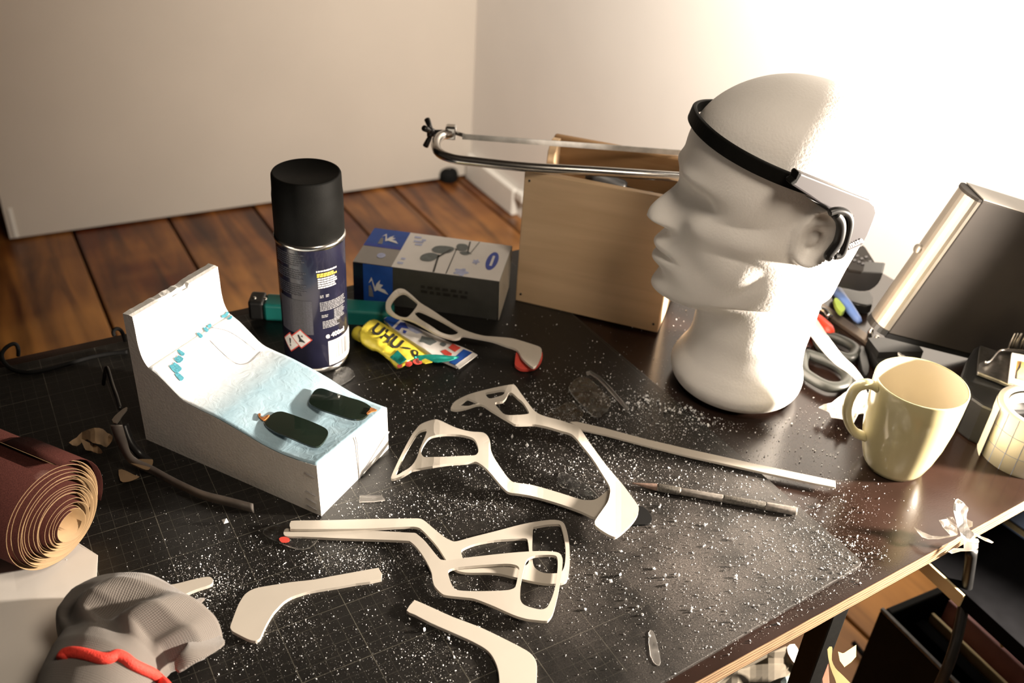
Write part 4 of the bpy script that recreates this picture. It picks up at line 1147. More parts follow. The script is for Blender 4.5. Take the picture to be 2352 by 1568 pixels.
def zc2(x, y):
    cx_, cy_ = (x - 860) * 3.36, (y - 840) * 3.36
    a = ramp([(590, 0.006), (800, 0.022), (1060, 0.028), (1270, 0.026), (1560, 0.022), (1720, 0.017), (1880, 0.0125), (2040, 0.0125)])(cx_)
    if cx_ > 1650: a -= 0.003 * sstep(1130, 1330, cy_)
    return a
sheet('side_frame', cs(c1o, *KC), [cs(h_, *KC) for h_ in c1h], lambda x, y: at(x, y, zc1(x, y)), TK, MT['frame'], cf, grid=14, sub=3)
c2o = [(592, 330), (595, 310), (620, 275), (670, 245), (740, 215), (850, 185), (960, 160), (1060, 143), (1090, 155), (1130, 210), (1190, 290), (1230, 340), (1270, 370), (1340, 395), (1440, 420), (1540, 455), (1570, 470), (1600, 500), (1660, 590), (1740, 700), (1800, 780), (1860, 850), (1920, 920), (1980, 1000), (2030, 1070), (2040, 1100), (2030, 1150), (1990, 1210), (1930, 1270), (1880, 1310), (1850, 1318), (1790, 1290), (1715, 1240), (1700, 1210), (1710, 1180), (1760, 1110), (1800, 1050), (1815, 1000), (1820, 950), (1800, 900), (1750, 820), (1680, 710), (1600, 610), (1550, 550), (1510, 520), (1440, 500), (1340, 470), (1240, 450), (1180, 450), (1090, 450), (1060, 435), (1000, 400), (900, 340), (820, 295), (720, 320), (640, 338)]
c2h = [[(930, 285), (990, 272), (1020, 240), (1035, 210), (1062, 207), (1110, 250), (1150, 285), (1190, 352), (1182, 370), (1100, 378), (1010, 375), (965, 335)],
       [(858, 210), (920, 195), (975, 184), (1008, 192), (992, 222), (940, 240), (885, 250)],
       [(655, 302), (680, 280), (715, 252), (740, 256), (800, 285), (760, 298), (720, 308)]]
sheet('side_frame', cs(c2o, *KC), [cs(h_, *KC) for h_ in c2h], lambda x, y: at(x, y, zc2(x, y)), TK, MT['frame'], cf, grid=14, sub=3)
o = sheet('black_tab', cs([(2035, 1080), (2070, 1085), (2110, 1115), (2138, 1160), (2140, 1195), (2110, 1218), (2040, 1222), (1960, 1222), (1940, 1180), (1990, 1120)], *KC), [], lambda x, y: at(x, y, 0.0022), 0.002, MT['rubber'], sub=3)
tag(o, 'black rounded rubber tab under the foot of the bent white frame', 'rubber tab')

# frame lying across the glue tubes, its foot wrapped in red tape
KD = (600, 600, 3.36)
do = [(960, 355), (965, 310), (990, 270), (1025, 230), (1060, 210), (1095, 212), (1120, 225), (1170, 265), (1230, 320), (1320, 375), (1430, 450), (1560, 525), (1700, 570), (1800, 580), (1930, 592), (2000, 610), (2080, 635), (2150, 660), (2165, 690), (2160, 730), (2130, 790), (2100, 815), (2060, 790), (2010, 740), (1990, 700), (1960, 672), (1880, 645), (1780, 610), (1650, 585), (1560, 570), (1530, 590), (1490, 597), (1440, 585), (1350, 555), (1270, 510), (1190, 465), (1120, 440), (1050, 430), (1000, 405), (970, 380)]
dh = [[(1000, 345), (1010, 310), (1045, 265), (1085, 243), (1115, 245), (1150, 270), (1200, 310), (1205, 335), (1180, 375), (1140, 420), (1110, 432), (1060, 420), (1015, 385)],
      [(1185, 400), (1200, 380), (1230, 380), (1300, 410), (1400, 460), (1500, 520), (1520, 545), (1500, 562), (1450, 566), (1380, 543), (1300, 490), (1220, 440)]]
fd = thing('taped_glasses_frame', 'white glasses half frame with red tape on its foot, propped against the carton', 'glasses frame', at(1220, 840, 0))
def zd(x, y):
    cx_, cy_ = (x - 600) * 3.36, (y - 600) * 3.36
    a = ramp([(960, 0.034), (1250, 0.027), (1500, 0.020), (1750, 0.015), (2100, 0.0115)])(cx_)
    return a + 0.012 * (ramp([(950, 1.0), (1500, 0.25), (1700, 0.0)])(cx_)) * max(-1, min(1, (340 + (cx_ - 1000) * .33 - cy_) / 110))
sheet('half_frame', cs(do, *KD), [cs(h_, *KD) for h_ in dh], lambda x, y: at(x, y, zd(x, y)), TK, MT['frame'], fd, grid=14, sub=3)
rt = [(1970, 690), (1995, 700), (2015, 742), (2062, 790), (2098, 812), (2130, 788), (2158, 735), (2166, 695), (2172, 715), (2165, 760), (2130, 806), (2090, 825), (2050, 830), (2000, 826), (1962, 800), (1957, 770)]
o = sheet('red_tape', cs(rt, *KD), [], lambda x, y: at(x, y, 0.0088 - 0.004 * sstep(690, 830, (y - 600) * 3.36) + .0), 0.0035, MT['red_print'], fd, sub=2, bev=0.0003)
o['label'] = 'red tape wrapped under the foot'

# flat cut pieces at the front
e1 = cs([(580, 1050), (585, 1010), (600, 970), (640, 860), (690, 730), (735, 645), (785, 570), (850, 510), (950, 462), (1100, 430), (1300, 398), (1500, 365)], 440, 1280, 6.534) + \
     cs([(860, 277), (1100, 231), (1400, 177), (1660, 131), (1690, 140), (1722, 268), (1400, 322), (1150, 367), (900, 407), (780, 432), (700, 457), (600, 492), (500, 552), (425, 630), (370, 690), (320, 770), (280, 840), (230, 950), (205, 1005), (165, 1035), (120, 1040), (40, 1015)], 560, 1280, 5.445) + cs([(640, 1120), (600, 1090)], 440, 1280, 6.534)
o = sheet('cut_piece', e1, [], lambda x, y: at(x, y, 0.0030), 0.0029, MT['frame'], grid=40, sub=2)
tag(o, 'white plastic hockey-stick shaped offcut lying flat beside the grey pouch', 'offcut')
f1 = cs([(880, 0), (785, 125), (900, 185), (1100, 290), (1350, 400), (1600, 510), (1760, 590), (1850, 645), (1920, 710), (1980, 810), (2020, 920), (2035, 1020), (2040, 1105)], 800, 1380, 5.88) + [(1147, 1590), (1150, 1625), (1190, 1640), (1226, 1625), (1232, 1590)] + \
     cs([(2008, 1400), (2012, 1300), (2013, 1240), (2003, 1195), (1980, 1158), (1930, 1118), (1800, 1050), (1600, 953), (1400, 878), (1250, 810), (1130, 758)], 600, 1140, 3.178)
o = sheet('cut_piece', f1, [], lambda x, y: at(x, y, 0.0042 if False else 0.0030), 0.0029, MT['frame'], grid=40, sub=2)
tag(o, 'white plastic hockey-stick shaped offcut cropped by the bottom edge, right of the grid', 'offcut')
g1 = cs([(700, 1075), (780, 1035), (850, 1018), (1000, 1000), (1100, 975), (1190, 958), (1215, 968), (1222, 985), (1205, 1005), (1130, 1030), (1070, 1055), (1030, 1080), (970, 1100), (880, 1120), (760, 1120)], 0, 940, 2.497)
o = sheet('cut_piece', g1, [], lambda x, y: at(x, y, 0.0030), 0.0029, MT['frame'], sub=3)
tag(o, 'white plastic offcut with a rounded tip poking out behind the grey pouch', 'offcut')
h1 = cs([(150, 395), (205, 395), (400, 440), (700, 520), (1000, 590), (1500, 700), (2040, 815), (2042, 862), (1900, 835), (1500, 750), (1000, 640), (700, 565), (400, 485), (230, 450)], 1260, 840, 3.095)
o = sheet('plastic_strip', h1, [], lambda x, y: at(x, y, 0.0052), 0.0026, MT['frame'], sub=1)
tag(o, 'long straight white plastic strip across the crumbs before the head', 'strip')

# craft knife
ca, cb = at(1452, 1109, 0.0034), at(1830, 1174, 0.0042)
ck = thing('craft_knife', 'worn grey craft knife with a brown tip lying on the dusty mat', 'knife', ca)
cu_ = (cb - ca); cl_ = cu_.length; cu_.normalize()
def cseg(name, a, b, r0, r1, m, seg=16): return from_bm(name, tube_bm([ca + cu_ * (cl_ * a), ca + cu_ * (cl_ * (a + .01)), ca + cu_ * (cl_ * (b - .01)), ca + cu_ * (cl_ * b)], [r0 * .9, r0, r1, r1 * .9], seg), m, ck, True)
MT['grip'] = plain('grey_brown_worn_handle', (0.20, 0.18, 0.16), 0.45, 0.3, var=0.3, scale=300)
MT['brown_tip'] = plain('brown_stained_tip', (0.17, 0.11, 0.085), 0.6, 0.2, var=0.35, scale=400)
MT['grip2'] = plain('dark_knurled_grip', (0.11, 0.10, 0.085), 0.5, 0.4, var=0.5, scale=700)
cseg('tip', 0.0, 0.16, 0.0006, 0.0032, MT['brown_tip'])
cseg('collar', 0.155, 0.30, 0.0036, 0.0036, MT['grip2'])
cseg('handle', 0.295, 0.56, 0.0033, 0.0034, MT['grip'])
cseg('grip', 0.555, 0.815, 0.0035, 0.0035, MT['grip2'])
cseg('end_cap', 0.81, 1.0, 0.0036, 0.0037, MT['grip'])

# ---------------------------------------------------------------- clear plastic scraps
def scrap(pts, k, label, z=0.0018, th=0.0014, m='clear', name='plastic_scrap', cat='plastic scrap', sub=3):
    o = sheet(name, cs(pts, *k), [], lambda x, y: at(x, y, z), th, MT[m], sub=sub, bev=0.0003)
    tag(o, label, cat); return o
KE = (1160, 640, 4.9)
scrap([(720, 1230), (735, 1185), (790, 1130), (850, 1100), (930, 1110), (1010, 1170), (1100, 1260), (1180, 1340), (1195, 1400), (1150, 1480), (1050, 1555), (980, 1530), (880, 1430), (780, 1330)], KE, 'clear lens-shaped plastic offcut beside the thin rod near the head', 0.0052, 0.0018)
scrap([(460, 1540), (560, 1460), (700, 1388), (780, 1390), (870, 1470), (885, 1520), (820, 1620), (760, 1690), (650, 1700), (540, 1640)], KE, 'clear lens-shaped plastic offcut behind the long white arm', 0.0022, 0.0018)
rp_ = cs([(925, 1065), (960, 1055), (1050, 1110), (1160, 1220), (1260, 1335), (1375, 1460)], *KE)
o = tube('plastic_rod', [at(x, y, 0.0022) for x, y in rp_], 0.0020, MT['frosted'], None, 10)
tag(o, 'thin frosted plastic rod lying aslant in the crumbs near the head', 'rod')
scrap([(10, 265), (60, 215), (200, 190), (330, 240), (420, 300), (350, 370), (260, 378), (130, 330)], K4, 'clear plastic scrap with a red mark under the arm tips of the flat frames', 0.0020, 0.0016, sub=2)
o = sheet('red_mark', cs([(130, 305), (165, 292), (205, 305), (200, 330), (150, 335)], *K4), [], lambda x, y: at(x, y, 0.0024), 0.0003, MT['red_print'], sub=2, bev=0)
rm = bpy.data.objects['plastic_scrap.002']; o.parent = rm
scrap([(720, -12), (880, -10), (905, 25), (820, 35), (715, 38)], K4, 'small clear plastic chip on the mat right of the foam block', 0.0012, 0.0010, 'frosted', sub=1)
scrap([(1490, 1452), (1500, 1448), (1508, 1470), (1518, 1520), (1508, 1526), (1494, 1505)], (0, 0, 1), 'narrow piece of clear tape on the dusty mat near the front edge', 0.0008, 0.0006, 'frosted', 'tape_piece', 'tape', 2)
scrap([(1335, 985), (1360, 980), (1400, 1000), (1450, 1030), (1500, 1080), (1490, 1100), (1440, 1085), (1390, 1050), (1340, 1030)], (520, 525, 1.75), 'small clear plastic sliver on the mat before the bent frame', 0.0012, 0.0010)
scrap([(770, 850), (800, 842), (815, 862), (790, 880), (765, 890)], (0, 0, 1), 'clear plastic scrap beside the foot of the spray can', 0.0014, 0.0010, sub=2)

# ---------------------------------------------------------------- mug
mc = at(2049, 1066, TM); mc.z = TM
mg = thing('mug', 'pale yellow mug at the right end of the table before the tape roll', 'mug', mc)
mh = 0.0925
outp = [(0, 0.002), (0.020, 0.002), (0.022, 0.0), (0.0245, 0.0008), (0.0275, 0.006), (0.0315, 0.018), (0.0352, 0.035), (0.0378, 0.055), (0.0390, 0.075), (0.0394, mh - .001), (0.0390, mh), (0.0382, mh + .0004), (0.0374, mh - .0004),
        (0.0370, mh - .003), (0.0362, 0.072), (0.0350, 0.055), (0.0325, 0.035), (0.0285, 0.018), (0.024, 0.009), (0.018, 0.006), (0, 0.005)]
lathe('mug_body', outp[:13], mc, MT['mug'], mg, None, 72)
lathe('mug_inside', outp[12:], mc, MT['mug_inside'], mg, None, 72)['label'] = 'inside of the mug, lightened as if lit'
ha = (RIGHT * Vector((1, 1, 0))).normalized(); 
hdir = (at(1980, 900, 0.06) - at(2107, 905, 0.06)); hdir.z = 0; hdir.normalize()
hp = [mc + hdir * r_ + UP * z for r_, z in ((0.036, 0.084), (0.046, 0.0885), (0.055, 0.085), (0.0585, 0.074), (0.0575, 0.059), (0.0525, 0.046), (0.0445, 0.036), (0.034, 0.031))]
bm = bmesh.new(); hp2 = catmull(hp, 5); side = hdir.cross(UP); prev = None
for i, p in enumerate(hp2):
    t_ = (hp2[min(i + 1, len(hp2) - 1)] - hp2[max(0, i - 1)]).normalized(); nn_ = t_.cross(side).normalized()
    ring = [bm.verts.new(p + side * (0.0060 * math.cos(a)) + nn_ * (0.0040 * math.sin(a))) for a in (2 * math.pi * k / 16 for k in range(16))]
    if prev:
        for k in range(16): bm.faces.new((prev[k], prev[(k + 1) % 16], ring[(k + 1) % 16], ring[k]))
    prev = ring
from_bm('handle', bm, MT['mug'], mg, True)

# ---------------------------------------------------------------- roll of tape with printed grid
tc_ = at(2330, 1010, TM); 
l0, l1 = at(2247, 1015, TM), at(2352, 1075, TM)
TRr = 0.036; th_ = 0.0555
# left silhouette at 2247: centre lies one radius to the right of it, seen from the eye
vd = (l0 - EYE); vd.z = 0; vd.normalize(); rt_ = Vector((vd.y, -vd.x, 0))
tcn = l0 + rt_ * TRr + vd * 0.004; tcn.z = TM
tr = thing('tape_roll', 'roll of cream tape with blue grid lines cropped by the right edge', 'tape roll', tcn)
MT['tape_side'] = plain('cream_tape_paper', (0.62, 0.58, 0.48), 0.6, var=0.03, scale=30)
MT['tape_core'] = plain('white_tape_core', (0.80, 0.78, 0.74), 0.6)
lathe('tape_winding', [(0.0275, 0.0004), (TRr, 0.0), (TRr, th_), (0.0275, th_ - .0006)], tcn, MT['tape_side'], tr, None, 64)
lathe('cardboard_core', [(0.0245, 0), (0.0277, 0), (0.0277, th_ - .003), (0.0245, th_ - .003), (0.0245, 0)], tcn, MT['tape_core'], tr, None, 64)
MT['grid_line'] = plain('blue_grey_grid_line', (0.22, 0.25, 0.36), 0.6)
for k in range(0, 360, 18):
    a = math.radians(k + 6); b_ = tcn + Vector((math.cos(a), math.sin(a), 0)) * (TRr + .0002); tg = Vector((-math.sin(a), math.cos(a), 0))
    from_data('grid_line', [b_ - tg * .0003, b_ + tg * .0003, b_ + tg * .0003 + UP * th_, b_ - tg * .0003 + UP * th_], [[0, 1, 2, 3]], MT['grid_line'], tr)
for z in (0.018, 0.037):
    lathe('grid_line', [(TRr + .0003, z), (TRr + .0003, z + .0005)], tcn, MT['grid_line'], tr, None, 64)
tl0 = tcn + Vector((math.cos(2.4), math.sin(2.4), 0)) * TRr
vs = []; 
for i in range(9):
    a = 2.0 + i * .09; rr_ = TRr + 0.0006 + 0.0035 * (i / 8) ** 2
    p = tcn + Vector((math.cos(a), math.sin(a), 0)) * rr_; vs += [p, p + UP * (th_)]
o = from_data('loose_end', vs, [[2 * i, 2 * i + 2, 2 * i + 3, 2 * i + 1] for i in range(8)], MT['tape_side'], tr, True)
# ---------------------------------------------------------------- paper under the roll
pp = [at(225, 1275, 0.0006), at(217, 1420, 0.0006), at(150, 1640, 0.0006), at(-160, 1700, 0.0006), at(-170, 1180, 0.0006), at(60, 1170, 0.0006)]
vs2 = [(p.x, p.y) for p in pp]
o = sheet('paper_sheet', vs2, [], lambda x, y: (x, y, 0.0007 + 0.0004 * noise.noise(Vector((x * 30, y * 30, 1)))), 0.0003, MT['paper'], grid=0.012, sub=1, bev=0, smooth=False)
tag(o, 'white paper sheet lying under the sandpaper roll', 'paper')

# ---------------------------------------------------------------- sandpaper roll
ra = (at(0, 1210) - at(150, 1278)); ra.normalize()              # axis, away from the viewer to the left
rs = Vector((ra.y, -ra.x, 0))                                   # sideways, to the right in the picture
if rs.dot(RIGHT) < 0: rs = -rs
rc = at(152, 1279, 0.001); R0 = 0.0415
ctr0 = rc + UP * R0
sr = thing('sandpaper_roll', 'roll of red-brown sandpaper seen end-on at the left edge', 'sandpaper roll', rc)
TURNS = 17; SEG = 48; Ln = 0.24
path = []
for i in range(TURNS * SEG + 1):
    f = i / (TURNS * SEG)
    R = R0 + (0.0115 - R0) * (f ** 0.92)
    a = -2 * math.pi * TURNS * f + math.radians(75)
    # the inner turns sag towards the bottom right
    off = (R0 - R) * 0.80
    jit = 0.0003 * math.sin(i * 0.37) + 0.0005 * math.sin(f * 40)
    cx_, cz_ = off * 0.45, -off * 0.78
    path.append((cx_ + (R + jit) * math.cos(a), cz_ + (R + jit) * math.sin(a), 0.0016 * math.sin(f * 23) + 0.0010 * math.sin(f * 71)))
def rp3(u, w, k): return ctr0 + rs * u + UP * w + ra * k
bmo = []; fs = []; mats = []
th_p = 0.00034
outer = []; inner = []
for i, (u, w, e) in enumerate(path):
    j0, j1 = max(0, i - 1), min(len(path) - 1, i + 1)
    tx, ty = path[j1][0] - path[j0][0], path[j1][1] - path[j0][1]; L = math.hypot(tx, ty) + 1e-12
    nx, ny = ty / L, -tx / L
    cxx = (R0 - 0) * 0
    if nx * u + ny * w < 0 and i < SEG: nx, ny = -nx, -ny
    bmo.append((u, w, nx, ny, e))
# keep a consistent outward side
s0 = 1 if bmo[0][2] * bmo[0][0] + bmo[0][3] * bmo[0][1] > 0 else -1
vs = []
for i, (u, w, nx, ny, e) in enumerate(bmo):
    j0, j1 = max(0, i - 1), min(len(path) - 1, i + 1)
    tx, ty = path[j1][0] - path[j0][0], path[j1][1] - path[j0][1]; L = math.hypot(tx, ty) + 1e-12
    nx, ny = -ty / L, tx / L                    # path runs clockwise: this points outwards
    if i == 0: flip = -1 if nx * u + ny * w < 0 else 1
    nx *= flip; ny *= flip
    vs += [rp3(u + nx * th_p, w + ny * th_p, e), rp3(u + nx * th_p, w + ny * th_p, Ln), rp3(u, w, e), rp3(u, w, Ln)]
n = len(bmo)
for i in range(n - 1):
    a, b = 4 * i, 4 * i + 4
    fs.append([a, b, b + 1, a + 1]); mats.append(0)
    fs.append([a + 2, a + 3, b + 3, b + 2]); mats.append(1)
    fs.append([a, a + 2, b + 2, b]); mats.append(1)
    fs.append([a + 1, b + 1, b + 3, a + 3]); mats.append(1)
fs.append([0, 1, 3, 2]); mats.append(1)
MT['edge_tan'] = plain('golden_paper_edge', (0.27, 0.175, 0.085), 0.7, var=0.1, scale=90)
o = from_data('abrasive_sheet', vs, fs, [MT['abrasive'], MT['edge_tan']], sr, True)
for p_, m_ in zip(o.data.polygons, mats): p_.material_index = m_
# lifted outer tail of the sheet
tail = []
for k in range(12):
    a = math.radians(75 - k * 9); rr_ = R0 + 0.0012 + 0.0028 * math.sin(k / 11 * math.pi * .8)
    tail.append((rr_ * math.cos(a), rr_ * math.sin(a)))
vs = []
for k, (u, w) in enumerate(tail):
    vs += [rp3(u, w, -0.004 + k * 0.0004), rp3(u, w, 0.05)]
o = from_data('lifted_tail', vs, [[2 * k, 2 * k + 2, 2 * k + 3, 2 * k + 1] for k in range(len(tail) - 1)], [MT['abrasive']], sr, True)
sd = o.modifiers.new('t', 'SOLIDIFY'); sd.thickness = 0.0004

# torn backing-paper scraps behind the roll
def torn(name, pts, zf, label, mat=MT['tan'], seed=0):
    def f(x, y):
        z = zf(x, y) if callable(zf) else zf
        return at(x, y, z)
    o = sheet(name, pts, [], f, 0.0004, mat, grid=10, sub=2, bev=0)
    tag(o, label, 'paper scrap'); return o
K5 = (0, 940, 2.497)
torn('torn_paper', cs([(395, 190), (440, 160), (470, 130), (540, 105), (590, 112), (615, 135), (645, 148), (640, 180), (610, 215), (580, 200), (530, 190), (500, 170), (470, 185), (440, 210)], *K5), lambda x, y: 0.004 + 0.012 * abs(math.sin(x * .05)) , 'crumpled brown backing paper behind the sandpaper roll')
torn('torn_paper', cs([(735, 295), (790, 285), (860, 285), (878, 290), (872, 320), (850, 345), (820, 340), (770, 318)], *K5), 0.010, 'small tan paper tab stuck to the bent metal strip')
torn('torn_paper', cs([(680, 345), (720, 350), (770, 375), (800, 385), (760, 405), (720, 415), (690, 408)], *K5), 0.0025, 'tan paper scrap under the bent metal strip')
torn('torn_paper', cs([(460, 165), (500, 185), (560, 210), (588, 245), (560, 252), (520, 235), (490, 230), (475, 200)], *K5), lambda x, y: 0.018 + 0.01 * math.sin(x * .08), 'curled brown paper strip on top of the sandpaper roll')

# ---------------------------------------------------------------- bent metal strip with a wire hook
MT['strip'] = plain('grey_spring_steel', (0.24, 0.215, 0.195), 0.5, 0.35, var=0.2, scale=60)
ms = thing('bent_metal_strip', 'bent dark metal strip standing on edge between sandpaper roll and foam block', 'metal strip', at(583, 1178))
pl = [(583, 1166, 0.0055), (530, 1152, 0.0056), (470, 1137, 0.0057), (430, 1120, 0.006), (390, 1100, 0.0065), (350, 1078, 0.0075), (318, 1064, 0.010), (297, 1048, 0.016), (284, 1020, 0.026), (274, 994, 0.036), (268, 975, 0.043)]
cl = catmull([at(*p) for p in pl], 4)
vs = []
for i, p in enumerate(cl):
    k = i / (len(cl) - 1); hh = 0.0048
    side_ = UP if k < .55 else (UP * (1 - (k - .55) / .45) + RIGHT * ((k - .55) / .45) * 1.0).normalized()
    vs += [p - side_ * hh, p + side_ * hh]
for i in range(0, len(vs), 2):
    if vs[i].z < 0.0005: vs[i].z = 0.0005
o = from_data('spring_strip', vs, [[2 * i, 2 * i + 2, 2 * i + 3, 2 * i + 1] for i in range(len(cl) - 1)], MT['strip'], ms, True)
sd = o.modifiers.new('t', 'SOLIDIFY'); sd.thickness = 0.0009
o = sheet('folded_tip', [(256, 964), (272, 946), (290, 934), (292, 940), (280, 955), (268, 972)], [], lambda x, y: at(x, y, 0.046), 0.0012, MT['steel'], ms, sub=2, bev=0.0002)
o['label'] = 'bright folded tip'
tube('wire_hook', catmull([at(276, 938, .046), at(268, 910, .046), at(258, 882, .043), (at(247, 846, .042)), at(243, 850, .040), at(240, 866, .033), at(238, 882, .024)], 5), 0.0017, MT['black'], ms, 8)
tube('dark_strap', catmull([at(285, 975, .030), at(300, 1015, .018), at(322, 1042, .008), at(345, 1062, .004)], 5), 0.0035, MT['black'], ms, 8)

# ---------------------------------------------------------------- black cable at the back left
cb_ = [at(262, 770, .014), at(260, 762, .018), at(266, 755, .020), at(276, 757, .017), at(283, 768, .010), at(288, 784, 0.004)]
cpts = [at(42, 816, 0.003), at(42, 803, 0.010), at(38, 792, 0.014), at(28, 790, 0.015), at(12, 800, 0.013), at(4, 815, .009), at(10, 832, 0.005), at(26, 846, 0.0025), at(48, 853, 0.002), at(80, 854, 0.002), at(130, 843, 0.002), at(200, 822, 0.002), at(250, 812, 0.002), at(292, 808, 0.002)]
cbt = thing('thin_cable', 'thin black cable looping over the back left corner of the mat', 'cable', at(80, 854))
tube('cable_run', catmull(cpts, 6), 0.0019, MT['rubber'], cbt, 10)
tube('cable_loop', catmull(cb_, 6), 0.0019, MT['rubber'], cbt, 10)

# ---------------------------------------------------------------- grey knit pouch with red cord
po = thing('knit_pouch', 'grey knit fabric pouch tied with a red cord at the bottom left', 'pouch', at(320, 1460))
#        centre px      left px         right px        height
SEC = [((215, 1690), (75, 1660), (330, 1740), 0.052), ((235, 1620), (92, 1595), (352, 1660), 0.054), ((252, 1560), (120, 1540), (365, 1590), 0.055), ((262, 1522), (146, 1500), (378, 1558), 0.052),
       ((275, 1497), (140, 1478), (392, 1540), 0.056), ((295, 1465), (134, 1466), (470, 1510), 0.062), ((312, 1432), (150, 1435), (512, 1464), 0.062), ((322, 1405), (172, 1405), (492, 1436), 0.054),
       ((322, 1382), (198, 1378), (462, 1408), 0.042), ((318, 1362), (222, 1358), (425, 1385), 0.028), ((312, 1348), (250, 1347), (375, 1363), 0.014), ((305, 1343), (285, 1342), (325, 1347), 0.005)]
SEC = [tuple(list(a)) for a in SEC]
def lerp(a, b, k): return a + (b - a) * k
rows = []
NS = 66; NA = 72
def secat(f):
    i = min(int(f), len(SEC) - 2); k = f - i; k2 = k * k * (3 - 2 * k) * .5 + k * .5
    A_, B_ = SEC[i], SEC[i + 1]
    return [tuple(lerp(p, q, k2) for p, q in zip(A_[j], B_[j])) for j in range(3)] + [lerp(A_[3], B_[3], k2)]
vs = []; uvs = []
for i in range(NS + 1):
    f = i / NS * (len(SEC) - 1)
    c_, l_, r_, hh = secat(f)
    Lp, Rp = at(l_[0], l_[1], 0.012), at(r_[0], r_[1], 0.012)
    mid = (Lp + Rp) / 2; half = (Rp - Lp) / 2
    for j in range(NA):
        a = 2 * math.pi * j / NA
        ca_, sa_ = math.cos(a), math.sin(a)
        z = 0.012 + (hh - 0.012) * max(0, sa_) ** 0.85 if sa_ >= 0 else 0.012 + 0.0105 * sa_
        p = mid + half * (math.copysign(abs(ca_) ** 0.9, ca_)); p.z = z
        # soft folds, radiating from the tie
        body_ = sstep(3.1, 5.0, f) * sstep(11, 9.5, f)
        fold = 0.0085 * math.sin(a * 8 + 1.5 * math.sin(f * 1.1)) * math.exp(-((f - 4.6) / 1.3) ** 2) + 0.0045 * noise.noise(Vector((p.x * 28, p.y * 28, f * .25))) * body_ + 0.0035 * math.sin(a * 3 + f * .9 + 2.2) * body_
        if sa_ > -0.1: p.z = max(0.0015, p.z + fold * max(0.15, sa_))
        vs.append(p); uvs.append((j / NA * 2.0, f / 11 * 1.3))
fs = []
for i in range(NS):
    for j in range(NA): fs.append([i * NA + j, i * NA + (j + 1) % NA, (i + 1) * NA + (j + 1) % NA, (i + 1) * NA + j])
fs.append(list(range(NA))[::-1]); fs.append([NS * NA + j for j in range(NA)])
vs_pouch, fs_pouch = list(vs), list(fs)
o = from_data('knit_fabric', vs, fs, MT['knit'], po, True)
ul = o.data.uv_layers.new(name='UVMap')
for p_ in o.data.polygons:
    for li in p_.loop_indices:
        vi = o.data.loops[li].vertex_index; u_v = uvs[vi]
        ul.data[li].uv = (u_v[0] if not (u_v[0] < .05 and any(uvs[w][0] > 1.9 for w in p_.vertices)) else u_v[0] + 2.0, u_v[1])
# flared flap at the right of the pouch
fl = [(470, 1372), (452, 1392), (462, 1420), (475, 1440), (500, 1455), (516, 1470), (508, 1482), (480, 1500), (440, 1522), (410, 1540), (400, 1520), (430, 1480), (440, 1440), (440, 1400), (445, 1378)]
cr = []
def zflap(x, y): return 0.018 + 0.012 * sstep(520, 420, x) + 0.004 * math.sin(y * .06)
o = sheet('flap', fl, [], lambda x, y: at(x, y, zflap(x, y)), 0.0022, MT['knit'], po, grid=9, sub=2, bev=0.0008, smooth=True)
ul = o.data.uv_layers.new(name='UVMap')
for lp in o.data.loops:
    co = o.data.vertices[lp.vertex_index].co; ul.data[lp.index].uv = (co.y * 9 + co.x * 2, co.x * 9)
o['label'] = 'flared flap of the fabric'
# red cord laid over the tie
bvh = BVHTree.FromPolygons([v[:] for v in vs_pouch], fs_pouch)
rc_pts = []
for x, y in [(142, 1512), (150, 1500), (172, 1498), (200, 1503), (230, 1511), (250, 1511), (268, 1504), (286, 1511), (304, 1525), (328, 1537), (350, 1547), (368, 1562), (384, 1580), (392, 1604)]:
    d_ = ray(x, y).normalized(); h_ = bvh.ray_cast(EYE, d_)
    q_ = h_[0] - d_ * 0.0016 if h_[0] is not None else at(x, y, 0.03)
    rc_pts.append(q_)
tube('red_cord', catmull(rc_pts, 5), 0.0036, MT['red_cord'], po, 12)['label'] = 'red cord tied round the pouch'

# ---------------------------------------------------------------- glue tubes
KG = (800, 700, 7.35)
gt = thing('glue_tube', 'yellow crumpled glue tube with black letters lying before the carton', 'glue tube', at(900, 790))
# body: swollen at the far end, flattened towards the folded end
bo = [(200, 460), (215, 400), (270, 330), (340, 270), (420, 240), (480, 250), (600, 320), (760, 410), (960, 550), (1140, 650), (1300, 740), (1430, 790), (1460, 820), (1300, 850), (1180, 870), (1000, 940), (820, 1030), (700, 890), (500, 740), (440, 725), (380, 710), (230, 610), (205, 540)]
def zg(x, y):
    X, Y = (x - 800) * 7.35, (y - 700) * 7.35
    k = ramp([(200, .021), (500, .021), (900, .016), (1450, .008)])(X)
    # rounded across the axis
    ax, ay = 0.84, 0.54; d = (-(X - 300) * ay + (Y - 420) * ax)     # signed distance from the ridge
    return max(0.0045, k * (1 - 0.62 * min(1.4, abs((d - 10) / 270)) ** 2) + 0.0009 * noise.noise(Vector((X * .006, Y * .012, 0))))
o = sheet('tube_body', cs(bo, *KG), [], lambda x, y: at(x, y, zg(x, y)), 0.004, MT['yellow'], gt, grid=4, sub=2, bev=0, smooth=True)
def gpatch(name, pts, mat, lift, sub=2, par=None):
    return sheet(name, cs(pts, *KG), [], lambda x, y: at(x, y, zg(x, y) + lift), 0.0004, mat, par or gt, grid=4, sub=sub, bev=0)
tv, tf = text_mesh('UHU', 1.0, bold=0.035); wt = max(v[0] for v in tv)
def gmap(x, y):
    s = 560 / wt
    ux, uy = 0.815, 0.58
    X = 365 + ux * x * s + 0.60 * y * 300; Y = 430 + uy * x * s - 0.66 * y * 300
    px, py = 800 + X / 7.35, 700 + Y / 7.35
    return at(px, py, zg(px, py) + 0.0012)
from_data('lettering', [gmap(x, y) for x, y, _ in tv], tf, MT['black_print'], gt, recalc=False)
